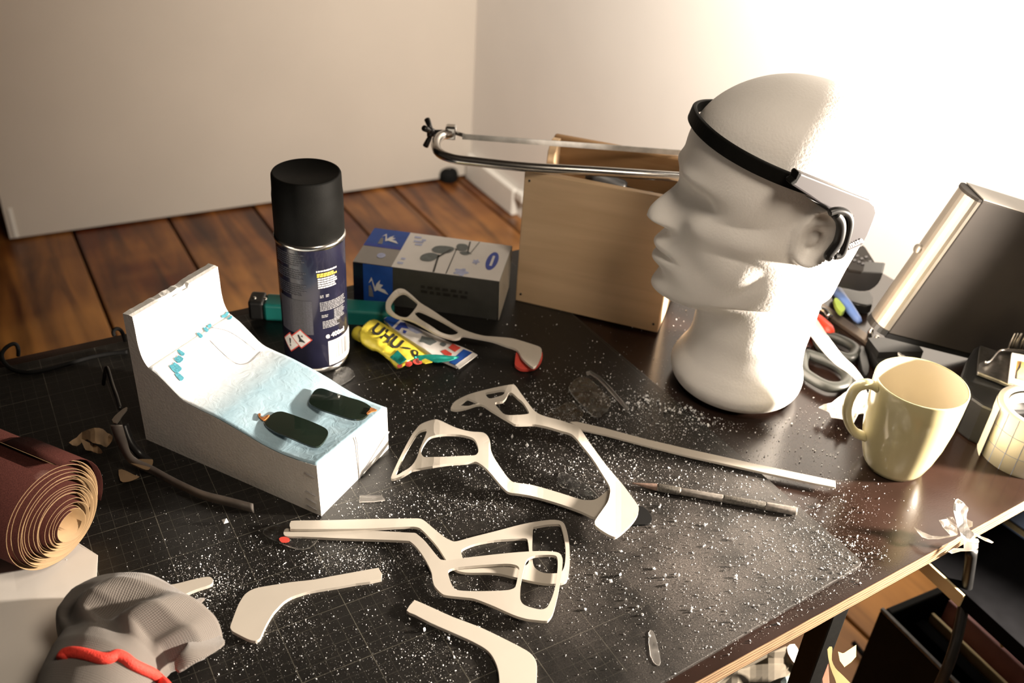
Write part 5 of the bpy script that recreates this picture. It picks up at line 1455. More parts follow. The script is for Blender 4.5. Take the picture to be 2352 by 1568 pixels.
gpatch('printed_ring', [(1060, 780), (1090, 755), (1150, 765), (1185, 800), (1170, 850), (1130, 862), (1085, 840)], MT['black_print'], 0.0009, 3)
gpatch('ring_centre', [(1100, 790), (1125, 780), (1145, 800), (1140, 825), (1115, 828)], MT['yellow'], 0.0013, 3)
gpatch('printed_dash', [(905, 705), (1000, 715), (1060, 735), (1050, 748), (980, 742), (915, 728)], MT['black_print'], 0.0009, 1)
gpatch('teal_label', [(700, 880), (830, 760), (990, 920), (870, 1010)], MT['green_foil'], 0.0009, 1)
gpatch('red_flower', [(820, 1030), (850, 1000), (910, 1010), (905, 1045), (850, 1060)], MT['red_print'], 0.0007)
gpatch('red_flower', [(960, 990), (1010, 950), (1070, 960), (1080, 1000), (1030, 1035), (975, 1025)], MT['red_print'], 0.0007)
gpatch('red_flower', [(1090, 940), (1170, 900), (1240, 930), (1250, 975), (1180, 1000), (1110, 985)], MT['red_print'], 0.0007)
def zfold(x, y):
    X, Y = (x - 800) * 7.35, (y - 700) * 7.35
    return 0.012 + 0.004 * sstep(900, 840, Y) - 0.004 * sstep(1400, 1850, X)
o = sheet('folded_foil', cs([(1000, 935), (1130, 865), (1280, 840), (1500, 835), (1700, 855), (1850, 865), (1850, 890), (1700, 935), (1500, 960), (1400, 945), (1250, 930), (1100, 950)], *KG), [], lambda x, y: at(x, y, zfold(x, y)), 0.001, MT['green_foil'], gt, grid=5, sub=2, bev=0.0002)
o['label'] = 'green foil fold of the tube end'
o = sheet('yellow_corner', cs([(1240, 930), (1300, 905), (1420, 960), (1300, 985), (1250, 965)], *KG), [], lambda x, y: at(x, y, 0.0145), 0.0008, MT['yellow'], gt, sub=1, bev=0)
lathe('cap', [(0, 0), (.0065, 0), (.0075, .002), (.0075, .010), (.006, .012), (0, .012)], at(836, 772, 0.0085), MT['yellow'], gt, (at(829, 766, .0085) - at(900, 800, .0085)), 20)

g2 = thing('glue_tube', 'white and blue flat glue tube with a crimped end behind the yellow one', 'glue tube', at(1000, 780))
def z2(x, y):
    X = (x - 800) * 7.35
    return ramp([(600, .011), (1200, .010), (1700, .006), (2100, .0035)])(X) + 0.0004 * noise.noise(Vector((x * .05, y * .08, 3)))
def p2(name, pts, mat, lift=0.0, th=0.0008, sub=1): return sheet(name, cs(pts, *KG), [], lambda x, y: at(x, y, z2(x, y) + lift), th, mat, g2, grid=6, sub=sub, bev=0)
p2('tube_body', [(600, 230), (680, 180), (860, 240), (1200, 400), (1500, 530), (1740, 640), (1950, 720), (2100, 790), (1830, 1020), (1700, 960), (1450, 860), (1150, 660), (900, 500), (700, 350)], MT['card_white'], 0, 0.004)
p2('blue_end', [(600, 240), (680, 182), (870, 250), (740, 370)], MT['blue'], 0.0004)
p2('blue_band', [(1945, 745), (2090, 800), (1825, 1020), (1700, 965)], MT['blue'], 0.0004)
p2('crimp', [(2110, 800), (2180, 840), (1870, 1070), (1805, 1015)], MT['card_white'], 0.0006, 0.0012)
p2('blue_print', [(780, 400), (880, 290), (960, 300), (1020, 400), (900, 380), (860, 430)], MT['blue_print'], 0.0004, .0003)
p2('blue_print', [(930, 420), (990, 440), (960, 480), (920, 470)], MT['blue_print'], 0.0004, .0003)
p2('grey_print', [(1000, 320), (1180, 390), (1260, 470), (1150, 480), (1030, 420)], MT['pale_blue_print'], 0.0004, .0003)
p2('grey_print', [(1240, 520), (1420, 560), (1500, 620), (1380, 680), (1200, 620)], MT['glass_grey'], 0.0003, .0003)
p2('red_print', [(1560, 780), (1640, 750), (1750, 820), (1740, 850), (1640, 850)], MT['red_print'], 0.0005, .0003)
p2('red_print', [(1690, 720), (1760, 650), (1900, 720), (1800, 790)], MT['red_print'], 0.0005, .0003)
p2('printed_dot', [(1545, 660), (1590, 625), (1655, 660), (1610, 700)], MT['glass_grey'], 0.0005, .0003, 3)

# ---------------------------------------------------------------- the far right end of the table
# grey metal case standing askew, silver rounded edge
U_ = Vector((0.8896, -0.3707, -0.2668)).normalized(); V_ = Vector((0.2162, -0.1728, 0.9609)); V_ = (V_ - U_ * V_.dot(U_)).normalized(); W_ = V_.cross(U_)
if W_.dot(FWD) < 0: W_ = -W_
cp = at(2040, 765, 0.046)
scale_ = (cp - EYE).length / (at(2040, 765, 0) - EYE).length
cw, chh, cd = 0.17, 0.1739 * scale_, 0.037 * scale_
gc = thing('grey_metal_case', 'dark grey metal case with a silver rounded edge, tilted at the right end', 'case', cp)
o = from_bm('case_shell', frame_box(cp, U_, W_, V_, cw, cd, chh), MT['grey_case'], gc); bevel(o, .0012)
prf = []
for k in range(13):
    a = math.pi * k / 12
    prf.append((-0.012 * math.sin(a) * scale_, cd / 2 - math.cos(a) * cd / 2))
for name, z0, z1, m_ in (('silver_edge', 0.003, chh - .003, 'silver'), ('edge_cap', chh - .0028, chh, 'grey_case'), ('edge_cap', -0.004, 0.0028, 'black')):
    vs = []; n = len(prf); e_x = 1.0 if name == 'silver_edge' else 1.12
    for z in (z0, z1):
        vs += [cp + U_ * (u * e_x - .0006) + W_ * w + V_ * z for u, w in prf]
    fs = [[k, k + 1, n + k + 1, n + k] for k in range(n - 1)] + [list(range(n))[::-1], list(range(n, 2 * n)), [0, n, 2 * n - 1, n - 1]]
    o = from_data(name, vs, fs, MT[m_], gc, False)
from_bm('case_foot', frame_box(cp + U_ * .002 - V_ * 0.007 + W_ * .002, U_, W_, V_, cw - .01, cd - .004, 0.0068), MT['rubber'], gc)
o = from_bm('support_wedge', frame_box(Vector((cp.x + .004, cp.y + .006, TM)), Vector((U_.x, U_.y, 0)).normalized(), Vector((W_.x, W_.y, 0)).normalized(), UP, 0.05, cd * .8, cp.z - 0.025), MT['black'], gc)
kb = cp + V_ * (chh * .55) - U_ * 0.012 * scale_ + W_ * cd * .62
MT['case_top'] = plain('lit_case_metal', (0.27, 0.245, 0.215), 0.55, 0.1, var=0.06)  # case metal made paler, with the strong light put into its colour
o = from_bm('lit_top_skin', frame_box(cp + V_ * (chh + .0001), U_, W_, V_, cw, cd, .0012), MT['case_top'], gc); bevel(o, .0004)  # thin skin added so the case top looks strongly lit
lathe('power_button', [(0, .0035), (.0045, .0035), (.005, .002), (.005, -.002)], kb, MT['silver'], gc, -U_, 20)

# black handset with keys
hs_c = at(1965, 665, 0.030)
hd = thing('handset', 'black handset with grey keys standing behind the foam head', 'handset', hs_c)
K6 = (1860, 520, 7.84)
face = cs([(560, 540), (640, 470), (960, 330), (1010, 380), (1250, 760), (1290, 830), (960, 810), (700, 770)], *K6)
def hface(x, y): return at(x, y, 0.055 - 0.00006 * (x - 1960))
o = sheet('key_face', face, [], hface, 0.004, MT['grey_case'], hd, sub=1, bev=.001)
side_p = cs([(400, 600), (520, 540), (570, 560), (700, 775), (960, 815), (1285, 835), (1300, 880), (1230, 1030), (1080, 1150), (900, 1170), (700, 1130), (480, 1080), (330, 960), (290, 880)], *K6)
vd = (at(1965, 640, 0.03) - EYE); vd.z = 0; vd.normalize()
o = sheet('handset_body', side_p, [], lambda x, y: hit(x, y, at(1960, 615, 0.055) - vd * 0.001, vd), 0.028, MT['black'], hd, sub=2, down=vd, bev=.003)
for k, (x, y) in enumerate([(720, 560), (800, 620), (880, 650), (850, 540), (930, 590), (1010, 560), (1080, 640), (950, 680), (1050, 720)]):
    q_ = cs([(x - 28, y - 16), (x + 24, y - 22), (x + 34, y + 14), (x - 20, y + 20)], *K6)
    sheet('key', q_, [], lambda a, b: hface(a, b) + UP * .0012, 0.0016, MT['module'], hd, sub=1, bev=.0003)
o = sheet('handset_foot', cs([(480, 1080), (900, 1170), (1100, 1150), (1130, 1400), (900, 1400), (600, 1300), (450, 1180)], *K6), [], lambda x, y: at(x, y, 0.012), 0.012, MT['black'], hd, sub=2, bev=.002)

# blue pen and green clip, ruler
bp = thing('blue_pen', 'pale blue pen leaning behind the ruler', 'pen', at(1970, 735))
pa, pb_ = at(1922, 668, 0.014), at(1975, 740, 0.006)
from_bm('barrel', tube_bm([pa - (pb_ - pa) * .03, pa, pa + (pb_ - pa) * .5, pb_ - (pb_ - pa) * .1, pb_], [.0042, .0060, .0058, .0045, .0028], 14), MT['blue_pen'], bp, True)
o = sheet('green_clip', [(1916, 686), (1924, 684), (1938, 700), (1942, 708), (1934, 716), (1922, 704)], [], lambda x, y: at(x, y, 0.014), .006, MT['lime'], bp, sub=2, bev=.001)
o['label'] = 'lime green clip beside the pen'
r0_, r1_ = at(1845, 668, 0.004), at(2062, 820, 0.004)
ru = (r1_ - r0_); rl = ru.length; ru.normalize(); rw = Vector((-ru.y, ru.x, 0))
MT['bronze'] = plain('brownish_steel', (0.20, 0.16, 0.125), 0.45, 0.6, var=0.15, scale=50)
rul = thing('steel_rule', 'brownish steel rule lying between the red pliers and the blue pen', 'ruler', r0_)
o = from_bm('blade', frame_box(r0_ - rw * .007 - UP * .0069, ru, rw, UP, rl, .014, .0045), MT['bronze'], rul); bevel(o, .0006)
for k, (a, h_) in enumerate(((.70, .010), (.735, .016), (.77, .008), (.80, .012))):
    q_ = r0_ + ru * (rl * a) - UP * .0024
    lathe('clamp_pin', [(0, h_), (.0022, h_), (.003, h_ * .6), (.0022, 0)], q_ + rw * (.003 * (-1) ** k), MT['steel'], rul, None, 12)
# red pliers handle, scissors, white strap, tape lump
rd = thing('red_pliers', 'red handled pliers beside the neck of the foam head', 'pliers', at(1885, 745))
tube('grip', catmull([at(1850, 722, .008), at(1872, 735, .009), at(1892, 752, .009), at(1908, 770, .008)], 5), [.0075] * 5 + [.0085] * 8 + [.0075, .006, .004], MT['red'], rd, 14)
tube('jaw', catmull([at(1856, 716, .008), at(1880, 710, .008), at(1896, 716, .008), at(1905, 728, .007)], 4), .004, MT['steel'], rd, 10)
sc = thing('scissors', 'scissors with dark grey loop handles right of the foam head', 'scissors', at(1890, 850))
MT['scissor_grey'] = plain('grey_green_handle_plastic', (0.035, 0.037, 0.033), 0.4, var=0.1)
def loop_handle(pts, z, r):
    pts = catmull([at(x, y, z) for x, y in pts], 5, True); pts.append(pts[0].copy()); return tube('loop_handle', pts, r, MT['scissor_grey'], sc, 12)
loop_handle([(1848, 815), (1880, 822), (1920, 838), (1945, 862), (1938, 885), (1905, 888), (1870, 872), (1845, 850)], 0.006, .0058)
loop_handle([(1880, 772), (1915, 775), (1950, 790), (1965, 805), (1950, 822), (1915, 812), (1885, 795)], 0.006, .0055)
tube('loop_bridge', [at(1940, 870, .006), at(1960, 880, .005), at(1972, 890, .004)], .004, MT['scissor_grey'], sc)
o = sheet('blade', [(1842, 800), (1860, 796), (1800, 745), (1720, 690), (1712, 700), (1790, 765)], [], lambda x, y: at(x, y, .003), .002, MT['steel'], sc, sub=1, bev=.0003)
ws = [at(1838, 722, .012), at(1862, 745, .016), at(1895, 790, .018), at(1925, 825, .017), at(1955, 850, .014), at(1985, 885, .006)]
wsp = catmull(ws, 6); vs = []
for i, p in enumerate(wsp):
    k = i / (len(wsp) - 1); d_ = (wsp[min(i + 1, len(wsp) - 1)] - wsp[max(0, i - 1)]).normalized(); s_ = d_.cross(FWD).normalized()
    w_h = lerp(.0105, .0030, k); vs += [p - s_ * w_h, p + s_ * w_h]
o = from_data('white_strap', vs, [[2 * i, 2 * i + 2, 2 * i + 3, 2 * i + 1] for i in range(len(wsp) - 1)], MT['white_tape'], None, True)
sd = o.modifiers.new('t', 'SOLIDIFY'); sd.thickness = 0.0012
tag(o, 'white curved plastic strap between the scissor handles and the mug', 'strap')
def crumple(name, pts, z0, amp, label, cat, mat, seed, th=.0006, grid=7):
    o = sheet(name, pts, [], lambda x, y: at(x, y, max(TM + th, z0 + amp * noise.noise(Vector((x * .045, y * .045, seed))))), th, mat, grid=grid, sub=1, bev=0)
    tag(o, label, cat); return o
crumple('tape_wad', [(1880, 935), (1892, 928), (1910, 925), (1935, 905), (1962, 886), (1985, 885), (2005, 930), (2000, 948), (1972, 950), (1960, 972), (1935, 962), (1910, 958), (1905, 946)], 0.010, .012, 'crumpled white tape wad beside the mug handle', 'tape', MT['white_tape'], 2)
crumple('tape_wad', [(2062, 810), (2075, 788), (2088, 796), (2096, 815), (2085, 830), (2068, 830)], 0.012, .010, 'small white crumpled tape lump behind the mug', 'tape', MT['white_tape'], 5)
bkn = thing('black_clamp', 'small black spring clamp behind the mug under the steel rule', 'clamp', at(2045, 825))
o = sheet('clamp_jaw', [(2000, 795), (2030, 800), (2052, 818), (2068, 812), (2078, 832), (2060, 850), (2030, 845), (2008, 822)], [], lambda x, y: at(x, y, .010), .010, MT['black'], bkn, sub=2, bev=.001)
o = sheet('clamp_handle', [(1972, 800), (1985, 795), (1998, 840), (1992, 862), (1980, 850)], [], lambda x, y: at(x, y, .008), .008, MT['black'], bkn, sub=2, bev=.001)

# black tool tray with metal top, wire lever, pins and a framed label
K7 = (2100, 700, 3.92)
ty = thing('tool_holder', 'black tool holder with a metal top, wire lever and upright pins at the right edge', 'tool holder', at(2330, 880))
def ztop(x, y): return 0.050
o = sheet('holder_base', cs([(430, 640), (470, 720), (520, 830), (620, 900), (760, 960), (1100, 960), (1100, 640), (900, 500), (600, 360), (540, 385), (480, 480)], *K7), [], lambda x, y: at(x, y, 0.040), 0.043, MT['black'], ty, sub=1, bev=.003)
o = sheet('metal_top', cs([(595, 360), (735, 405), (860, 420), (1100, 450), (1100, 800), (930, 745), (780, 680), (570, 600), (580, 470)], *K7), [], lambda x, y: at(x, y, 0.046), 0.005, MT['dull_steel'], ty, sub=1, bev=.0015)
tube('wire_lever', catmull([at(*q_, .050) for q_ in cs([(640, 520), (680, 500), (740, 430), (790, 405), (900, 410), (1080, 425)], *K7)], 4), .0018, MT['steel'], ty, 10)
o = sheet('label_frame', cs([(880, 425), (1100, 470), (1100, 770), (850, 690)], *K7), [cs([(925, 490), (1090, 520), (1090, 720), (900, 660)], *K7)], lambda x, y: at(x, y, .054), .003, MT['card_white'], ty, sub=1, bev=.0006)
o = sheet('label_picture', cs([(922, 487), (1095, 520), (1095, 725), (897, 662)], *K7), [], lambda x, y: at(x, y, .0525), .002, plain('orange_label', (0.62, 0.34, 0.10), .5, var=.35, scale=90), ty, sub=1, bev=0)
o = sheet('label_figure', cs([(905, 655), (920, 590), (950, 530), (965, 500), (960, 560), (930, 600), (925, 668)], *K7), [], lambda x, y: at(x, y, .0533), .0006, MT['black_print'], ty, sub=1, bev=0)
for x0, x1 in ((850, 848), (882, 870), (915, 893), (918, 905), (960, 945), (968, 965)):
    b_ = at(*cs([(x1, 395)], *K7)[0], .048); hgt = 0.017
    tube('pin', [b_, b_ + UP * .010, b_ + UP * .0185 + RIGHT * ((x0 - x1) * .00006)], [.0011, .0011, .0007], MT['silver'], ty, 8)

# ---------------------------------------------------------------- strips of tape stuck to the front edge
tw = thing('tape_strips', 'tangle of white tape strips stuck to the front edge of the table', 'tape', at(2205, 1230, TM))
K8 = (2080, 1120, 8.647)
def tstrip(pts, z, mat='white_tape', sub=1, amp=.004, name='tape_strip', seed=0):
    zf = z if callable(z) else (lambda x, y: z)
    return sheet(name, cs(pts, *K8), [], lambda x, y: at(x, y, zf(x, y) + amp * noise.noise(Vector((x * .04, y * .04, seed)))), .0005, MT[mat], tw, grid=6, sub=sub, bev=0)
tstrip([(950, 420), (970, 300), (1040, 215), (1245, 390), (1220, 500), (1215, 690), (1300, 850), (1390, 920), (1360, 1000), (1440, 1015), (1450, 1100), (1160, 1040), (1090, 900), (1030, 760), (990, 600)], lambda x, y: 0.030 - .00025 * (y - 1145), 'white_tape', 2)
tstrip([(665, 640), (820, 615), (900, 690), (1020, 740), (1040, 920), (900, 940), (830, 860), (750, 780)], 0.010, 'frosted', 1)
tstrip([(810, 575), (940, 580), (1010, 700), (1000, 760), (880, 690)], 0.014, 'frosted', 1)
tstrip([(170, 770), (330, 870), (520, 950), (700, 965), (830, 950), (1020, 915), (1020, 935), (850, 975), (650, 1010), (450, 1010), (330, 970), (240, 870)], 0.006, 'frosted', 1, .002)
tstrip([(1390, 905), (1500, 960), (1640, 1010), (1750, 1075), (1720, 1095), (1590, 1050), (1440, 970)], 0.006, 'frosted', 1, .002)
tstrip([(1160, 1040), (1450, 1050), (1445, 1190), (1370, 1250), (1100, 1250), (920, 1300), (850, 1260), (960, 1195), (1160, 1200)], -0.010, 'frosted', 1, .002)
tstrip([(1215, 620), (1330, 670), (1330, 760), (1220, 800)], 0.009, 'frosted', 1)

# ---------------------------------------------------------------- below the table, bottom right
def low(name, pts, z, th, mat, par, sub=1, bev=.001, k=(0, 0, 1), grid=None):
    zf = z if callable(z) else (lambda x, y: z)
    return sheet(name, cs(pts, *k), [], lambda x, y: at(x, y, zf(x, y)), th, MT[mat], par, sub=sub, bev=bev, grid=grid)
K9 = (2000, 1180, 4.043)
ZR = -0.30
rk = thing('storage_crate', 'black open crate of magazines on the floor under the table front edge', 'crate', at(2120, 1480, FLOOR))
cA, cB, cC = at(2020, 1402, ZR), at(2160, 1542, ZR), at(2112, 1296, ZR)
ce = (cB - cA); ce.normalize(); cn = Vector((-ce.y, ce.x, 0))
if cn.dot(cC - cA) < 0: cn = -cn
ceL, cdp, ch_ = 0.30, 0.26, ZR - FLOOR
for nm_, o_, w1, d1, h1_ in (('crate_wall', cA, ceL, .010, ch_), ('crate_wall', cA + cn * .010, .010, cdp - .02, ch_), ('crate_wall', cA + cn * (cdp - .010), ceL, .010, ch_), ('crate_wall', cA + cn * .010 + ce * (ceL - .010), .010, cdp - .02, ch_), ('crate_floor', cA + ce * .010 + cn * .010, ceL - .02, cdp - .02, .010)):
    ob = from_bm(nm_, frame_box(Vector((o_.x, o_.y, FLOOR)), ce, cn, UP, w1, d1, h1_), MT['satin_black'], rk); bevel(ob, .002)
MT['rim_grey'] = plain('worn_grey_rim', (0.10, 0.095, 0.095), .5, var=.4, scale=120)
ob = from_bm('crate_rim', frame_box(cA + UP * .0002, ce, cn, UP, ceL, .005, .004), MT['rim_grey'], rk); bevel(ob, .001)
for k, (mt_, lab, w_, dz) in enumerate((('purple', 'purple grey magazine in the crate beside its near wall', .020, .030), ('board', 'thin black folder in the crate behind the purple grey magazine', .016, .020), ('cream', 'cream edged magazine in the crate before the pink one', .005, .014), ('pink', 'pink edged magazine standing in the crate', .006, .002), ('wine', 'wine red book standing in the crate behind the pink magazine', .034, .012), ('board', 'thick black folder at the far wall of the crate', .050, .006))):
    off_ = (.016, .044, .068, .092, .116, .160)[k]
    b0 = cA + ce * .020 + cn * off_; b0.z = FLOOR + .0102
    ob = from_bm('magazine', frame_box(b0, ce, cn, UP, ceL - .045, w_, ch_ - .0102 - dz), MT[mt_]); bevel(ob, .0015)
    tag(ob, lab, 'magazine')
# dark shelf board with a pale edge, hung below the table top
sh = thing('shelf_board', 'black shelf board with a pale edge hung under the right end of the table', 'shelf', at(2240, 1300, -.15))
ZB = -0.15
s_a, s_b = at(2133, 1292, ZB), at(2214, 1366, ZB)
se = (s_b - s_a); se.z = 0; sl = se.length; se.normalize(); sn = Vector((-se.y, se.x, 0))
if sn.dot(RIGHT) < 0: sn = -sn
ob = from_bm('board', frame_box(s_a + sn * .0025 - UP * .018 - se * .06, se, sn, UP, .20, .30, .018), MT['board'], sh); bevel(ob, .001)
ob = from_bm('pale_edging', frame_box(s_a - UP * 0.017 - se * .06, se, sn, UP, sl + .06, .0025, .016), MT['cream'], sh)
ob = from_bm('board_hanger', frame_box(s_a + sn * .03 - se * .05, se, sn, UP, .012, .25, TB - ZB - .0015), MT['board'], sh)
# blue book on the shelf, right edge
b_a, b_b = at(2304, 1196, ZB + .005), at(2352, 1229, ZB + .005)
bk = thing('blue_book', 'blue book with a cream page edge lying on the shelf under the table edge', 'book', b_a)
bee = (b_b - b_a); bee.z = 0; bee.normalize(); bn_ = Vector((-bee.y, bee.x, 0))
if bn_.dot(RIGHT) < 0: bn_ = -bn_
MT['book_blue'] = plain('mid_blue_cover', (0.14, 0.20, 0.34), .35, var=.15)
bz = ZB + .0003
b_a = Vector((b_a.x, b_a.y, bz))
ob = from_bm('cover', frame_box(b_a - bee * .001, bee, bn_, UP, .152, .092, .0015), MT['book_blue'], bk)
ob = from_bm('pages', frame_box(b_a + UP * .0015 + bn_ * .001, bee, bn_, UP, .15, .088, .009), MT['cream'], bk)
ob = from_bm('cover', frame_box(b_a + UP * .0105 - bee * .001, bee, bn_, UP, .152, .092, .0015), MT['book_blue'], bk)
# yellow paper, black tube, cables
ob = low('yellow_paper', [(1140, 965), (1200, 990), (1300, 1060), (1440, 1170), (1450, 1235), (1210, 1232), (1170, 1080)], lambda x, y: -0.235 + .0004 * (1450 - y), .0012, 'yellow_tape', None, 1, 0, K9, 12)
tag(ob, 'bright yellow paper sheet hanging below the shelf board', 'paper')
ob = tube('black_tube', catmull([at(2232, 1262, -.10), at(2222, 1335, -.145), at(2208, 1420, -.18), at(2188, 1500, -.21), at(2155, 1580, -.25), at(2120, 1640, -.29)], 5), .0055, MT['black'], None, 12)
tag(ob, 'black tube hanging in front of the crate under the table', 'tube')
for q_, lab in (([(1975, 1600, -.69), (1990, 1560, -.69), (2010, 1530, -.69), (2035, 1500, -.69), (2065, 1462, -.685)], 'black cable on the floorboards beside the crate, curving right'),
                ([(1960, 1475, -.69), (1985, 1505, -.69), (2020, 1540, -.69), (2065, 1570, -.69), (2110, 1600, -.69)], 'black cable crossing the floorboards beside the table leg'),
                ([(1985, 1545, -.69), (2020, 1550, -.685), (2060, 1552, -.69), (2100, 1570, -.69)], 'thin black cable lying flat under the other cables')):
    ob = tube('floor_cable', catmull([at(*p) for p in q_], 5), .0045, MT['rubber'], None, 8); tag(ob, lab, 'cable')
# masking tape hanging at the leg
lt = thing('hanging_tape', 'pale yellow masking tape strips hanging by the black table leg', 'tape', at(1940, 1500, -.2))
KL = (1580, 1360, 4.9)
low('tape_strip', [(1690, 665), (1740, 685), (1760, 680), (1895, 590), (1893, 720), (1840, 780), (1760, 838), (1710, 770)], -0.058, .0006, 'yellow_tape', lt, 1, 0, KL)
low('tape_strip', [(1570, 640), (1620, 610), (1625, 660), (1620, 760), (1660, 850), (1720, 910), (1800, 990), (1850, 1060), (1700, 1060), (1650, 960), (1600, 830)], lambda x, y: -0.075 - .0003 * (y - 1490), .0006, 'yellow_tape', lt, 2, 0, KL)
low('tape_strip', [(1340, 580), (1470, 510), (1560, 475), (1630, 480), (1625, 620), (1560, 640), (1540, 580), (1420, 600)], -0.10, .0006, 'yellow_tape', lt, 2, 0, KL)
# laundry heap below
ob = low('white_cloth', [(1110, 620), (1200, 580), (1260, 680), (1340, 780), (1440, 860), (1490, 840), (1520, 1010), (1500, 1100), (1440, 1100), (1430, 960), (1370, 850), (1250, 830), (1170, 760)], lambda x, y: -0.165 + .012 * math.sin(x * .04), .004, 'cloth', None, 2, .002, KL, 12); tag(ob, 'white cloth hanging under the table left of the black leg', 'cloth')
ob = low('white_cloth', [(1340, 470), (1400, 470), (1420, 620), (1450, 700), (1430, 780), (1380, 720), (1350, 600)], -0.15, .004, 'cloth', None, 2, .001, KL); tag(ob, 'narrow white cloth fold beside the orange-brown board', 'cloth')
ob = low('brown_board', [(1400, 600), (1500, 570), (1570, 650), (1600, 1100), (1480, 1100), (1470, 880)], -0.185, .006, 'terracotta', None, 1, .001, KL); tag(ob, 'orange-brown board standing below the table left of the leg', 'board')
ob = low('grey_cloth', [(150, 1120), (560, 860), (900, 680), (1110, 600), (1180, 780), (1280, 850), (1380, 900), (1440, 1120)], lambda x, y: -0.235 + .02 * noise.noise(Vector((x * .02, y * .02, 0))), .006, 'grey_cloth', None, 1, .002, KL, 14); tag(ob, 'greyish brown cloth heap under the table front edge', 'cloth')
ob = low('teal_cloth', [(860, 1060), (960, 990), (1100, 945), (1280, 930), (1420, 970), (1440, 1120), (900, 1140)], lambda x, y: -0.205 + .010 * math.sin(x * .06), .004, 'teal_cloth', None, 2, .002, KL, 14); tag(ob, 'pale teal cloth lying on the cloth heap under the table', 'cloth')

# ---------------------------------------------------------------- foam crumbs and dust on the mat (nobody could count them)
MT['crumb'] = plain('foam_crumb_white', (0.86, 0.87, 0.88), 0.6, var=0.04)
MT['dust'] = plain('pale_dust', (0.62, 0.60, 0.57), 0.8, var=0.1)
OCT = [(1, 0, 0), (-1, 0, 0), (0, 1, 0), (0, -1, 0), (0, 0, 1), (0, 0, -1)]
OF = [(0, 2, 4), (2, 1, 4), (1, 3, 4), (3, 0, 4), (2, 0, 5), (1, 2, 5), (3, 1, 5), (0, 3, 5)]
CL = [  # px, py, spread x, spread y, number, size
    (1150, 1040, 190, 90, 900, 1.0), (1500, 960, 150, 45, 520, 1.25), (1440, 1030, 150, 60, 700, 1.1), (1660, 955, 130, 22, 260, 1.3), (1480, 925, 30, 14, 70, 1.7),
    (1240, 905, 40, 16, 60, 1.3), (1390, 905, 40, 25, 70, 1.1), (1300, 960, 40, 22, 110, 1.2), (1600, 1130, 160, 70, 520, 1.0), (1640, 1260, 190, 100, 480, .95), (1500, 1380, 210, 100, 360, .85),
    (1850, 1270, 80, 60, 260, 1.1), (1930, 1180, 60, 60, 170, 1.1), (1960, 1290, 40, 40, 110, 1.3), (1850, 1020, 50, 40, 100, 1.2), (1720, 1430, 110, 50, 180, 1.0), (1850, 1360, 70, 40, 110, 1.0),
    (480, 1340, 60, 45, 420, .8), (520, 1420, 40, 50, 200, .7), (640, 1400, 60, 50, 330, .65), (800, 1290, 70, 14, 160, .95), (700, 1260, 120, 40, 260, .8), (900, 1270, 110, 50, 300, .8),
    (1020, 1500, 80, 50, 200, .9), (1100, 1400, 60, 40, 160, .8), (1000, 1340, 120, 60, 240, .8), (980, 930, 60, 40, 60, 1.1), (1060, 910, 60, 60, 60, 1.0), (1100, 1160, 120, 30, 300, .9), (1250, 1130, 100, 50, 330, .9),
    (760, 1520, 170, 50, 330, .55), (450, 1200, 200, 70, 90, .7), (1300, 760, 110, 60, 26, 1.3), (1350, 850, 80, 30, 40, 1.2), (1560, 770, 12, 40, 10, 1.4), (860, 1160, 60, 20, 90, .9), (1330, 1300, 60, 40, 150, .9)]
def on_mat(p): return p.x < 0.478 and p.y > front_y(p.x) + .008 and p.y < .26
def scatter(name, mat, clusters, seed, base, mult, label, flat=0.7):
    rr = random.Random(seed); vs = []; fs = []
    for (x, y, sx, sy, n, s) in clusters:
        for _ in range(int(n * mult)):
            px, py = rr.gauss(x, sx), rr.gauss(y, sy)
            p = at(px, py, 0)
            z0 = 0.0
            if not on_mat(p):
                if p.y < front_y(p.x) + .003 or p.x > .87: continue
                p = at(px, py, TM); z0 = TM
                if p.y < front_y(p.x) + .003: continue
            if (p - Vector((HB.x, HB.y, p.z))).length < .069: continue
            q = p - P0; a_, b_ = q.dot(be), q.dot(bl)
            if -0.001 < a_ < BW + .001 and -.001 < b_ < .188: continue
            if (p - Vector((mc.x, mc.y, p.z))).length < .03: continue
            r_ = base * s * (0.45 + 1.1 * rr.random() ** 2.2)
            e = Euler((rr.random() * 6, rr.random() * 6, rr.random() * 6)).to_matrix()
            sc_ = (r_ * rr.uniform(.6, 1.5), r_ * rr.uniform(.6, 1.2), r_ * rr.uniform(.5, 1.0))
            i = len(vs)
            pts = [e @ Vector((o_[0] * sc_[0], o_[1] * sc_[1], o_[2] * sc_[2])) for o_ in OCT]
            lo = min(v.z for v in pts)
            for v in pts: vs.append(Vector((p.x + v.x, p.y + v.y, z0 + v.z - lo + .00002)))
            fs += [tuple(i + k for k in f) for f in OF]
    o = from_data(name, vs, fs, mat, None, False, False)
    return tag(o, label, 'crumbs', None, 'stuff')
scatter('foam_crumbs', MT['crumb'], CL, 5, 0.00056, 1.0, 'white foam crumbs scattered over the cutting mat and table')
scatter('foam_dust', MT['dust'], CL, 9, 0.00022, 3.2, 'fine pale sanding dust specks over the cutting mat')
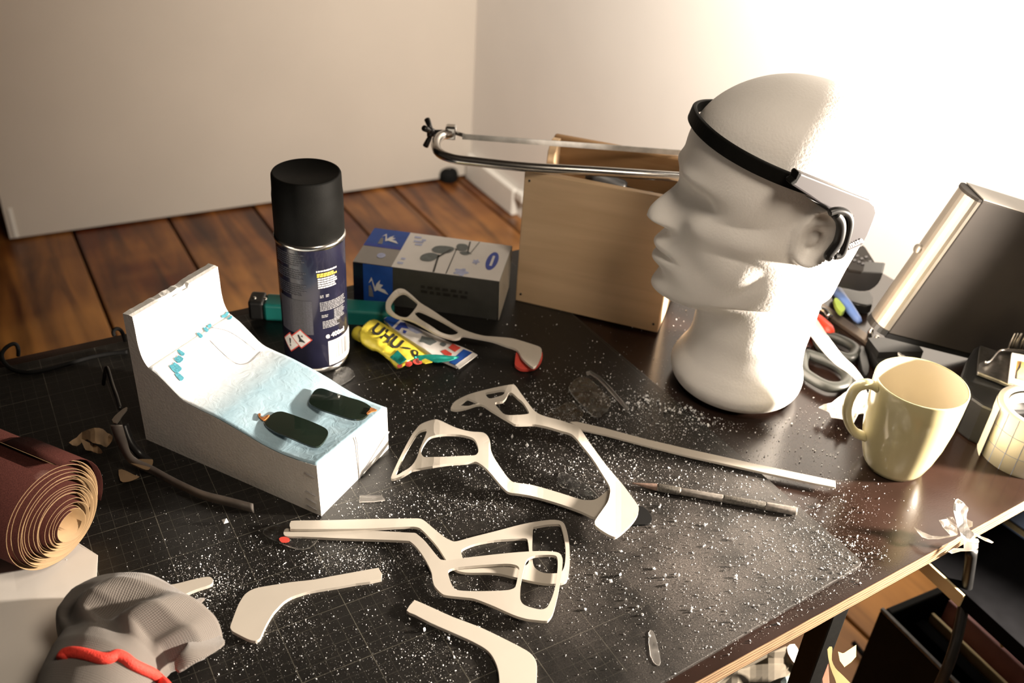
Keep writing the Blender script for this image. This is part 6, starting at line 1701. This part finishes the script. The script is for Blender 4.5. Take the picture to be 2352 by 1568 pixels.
BIG = [(1480, 920, 18, 10, 14, 1), (1560, 945, 30, 8, 16, 1), (1620, 965, 30, 8, 16, 1), (1380, 1310, 60, 40, 5, 1), (1500, 1340, 110, 60, 26, .8), (1700, 1250, 110, 50, 30, .8), (1650, 1420, 90, 40, 16, .8), (1580, 1190, 90, 30, 22, .8), (1210, 1030, 30, 10, 3, 1.2), (1075, 950, 30, 12, 5, 1), (1030, 1500, 40, 30, 9, .9), (1960, 1280, 30, 25, 12, .9), (524, 1205, 4, 3, 1, 1.6), (465, 1275, 10, 8, 3, .9)]
scatter('foam_chips', MT['crumb'], BIG, 15, 0.0016, 1.0, 'larger white foam chips lying among the crumbs on the mat')

# ---------------------------------------------------------------- prints, marks and fittings belong to the piece they sit on
def kids(root, name): return [c for c in root.children if c.name.split('.')[0] == name]
def under(root, part, names):
    ps = kids(root, part)
    if not ps: return
    for nme in names:
        for c in kids(root, nme):
            if c is ps[0]: continue
            c.parent = ps[0]; c.matrix_parent_inverse = Matrix.Identity(4)
under(sw, 'wing_nut', ['wing'])
under(fb, 'film_cover', ['ink_smudge', 'pencil_line'])
under(fb, 'foam_body', ['cut_line'])
under(can, 'can_body', ['label_panel', 'printed_lines', 'lettering', 'bar_code_panel', 'bar_code', 'hazard_border', 'hazard_diamond', 'hazard_symbol'])
under(ct, 'carton_body', ['white_panel', 'blue_panel', 'grey_panel', 'blue_band', 'front_blue_panel', 'front_dark_panel', 'emblem', 'badge', 'printed_word', 'spectacles_print', 'blue_flower', 'oval_badge', 'oval_badge_bar'])
under(hbn, 'ear_module', ['lettering', 'module_seam'])
under(gt, 'tube_body', ['lettering', 'printed_ring', 'ring_centre', 'printed_dash', 'teal_label', 'red_flower'])
under(g2, 'tube_body', ['blue_end', 'blue_band', 'blue_print', 'grey_print', 'red_print', 'printed_dot'])
under(hd, 'key_face', ['key'])
under(tr, 'tape_winding', ['grid_line', 'loose_end'])
under(ty, 'label_frame', ['label_picture', 'label_figure'])
under(kn, 'end_cap', ['rivet'])
under(gc, 'case_shell', ['power_button', 'lit_top_skin'])
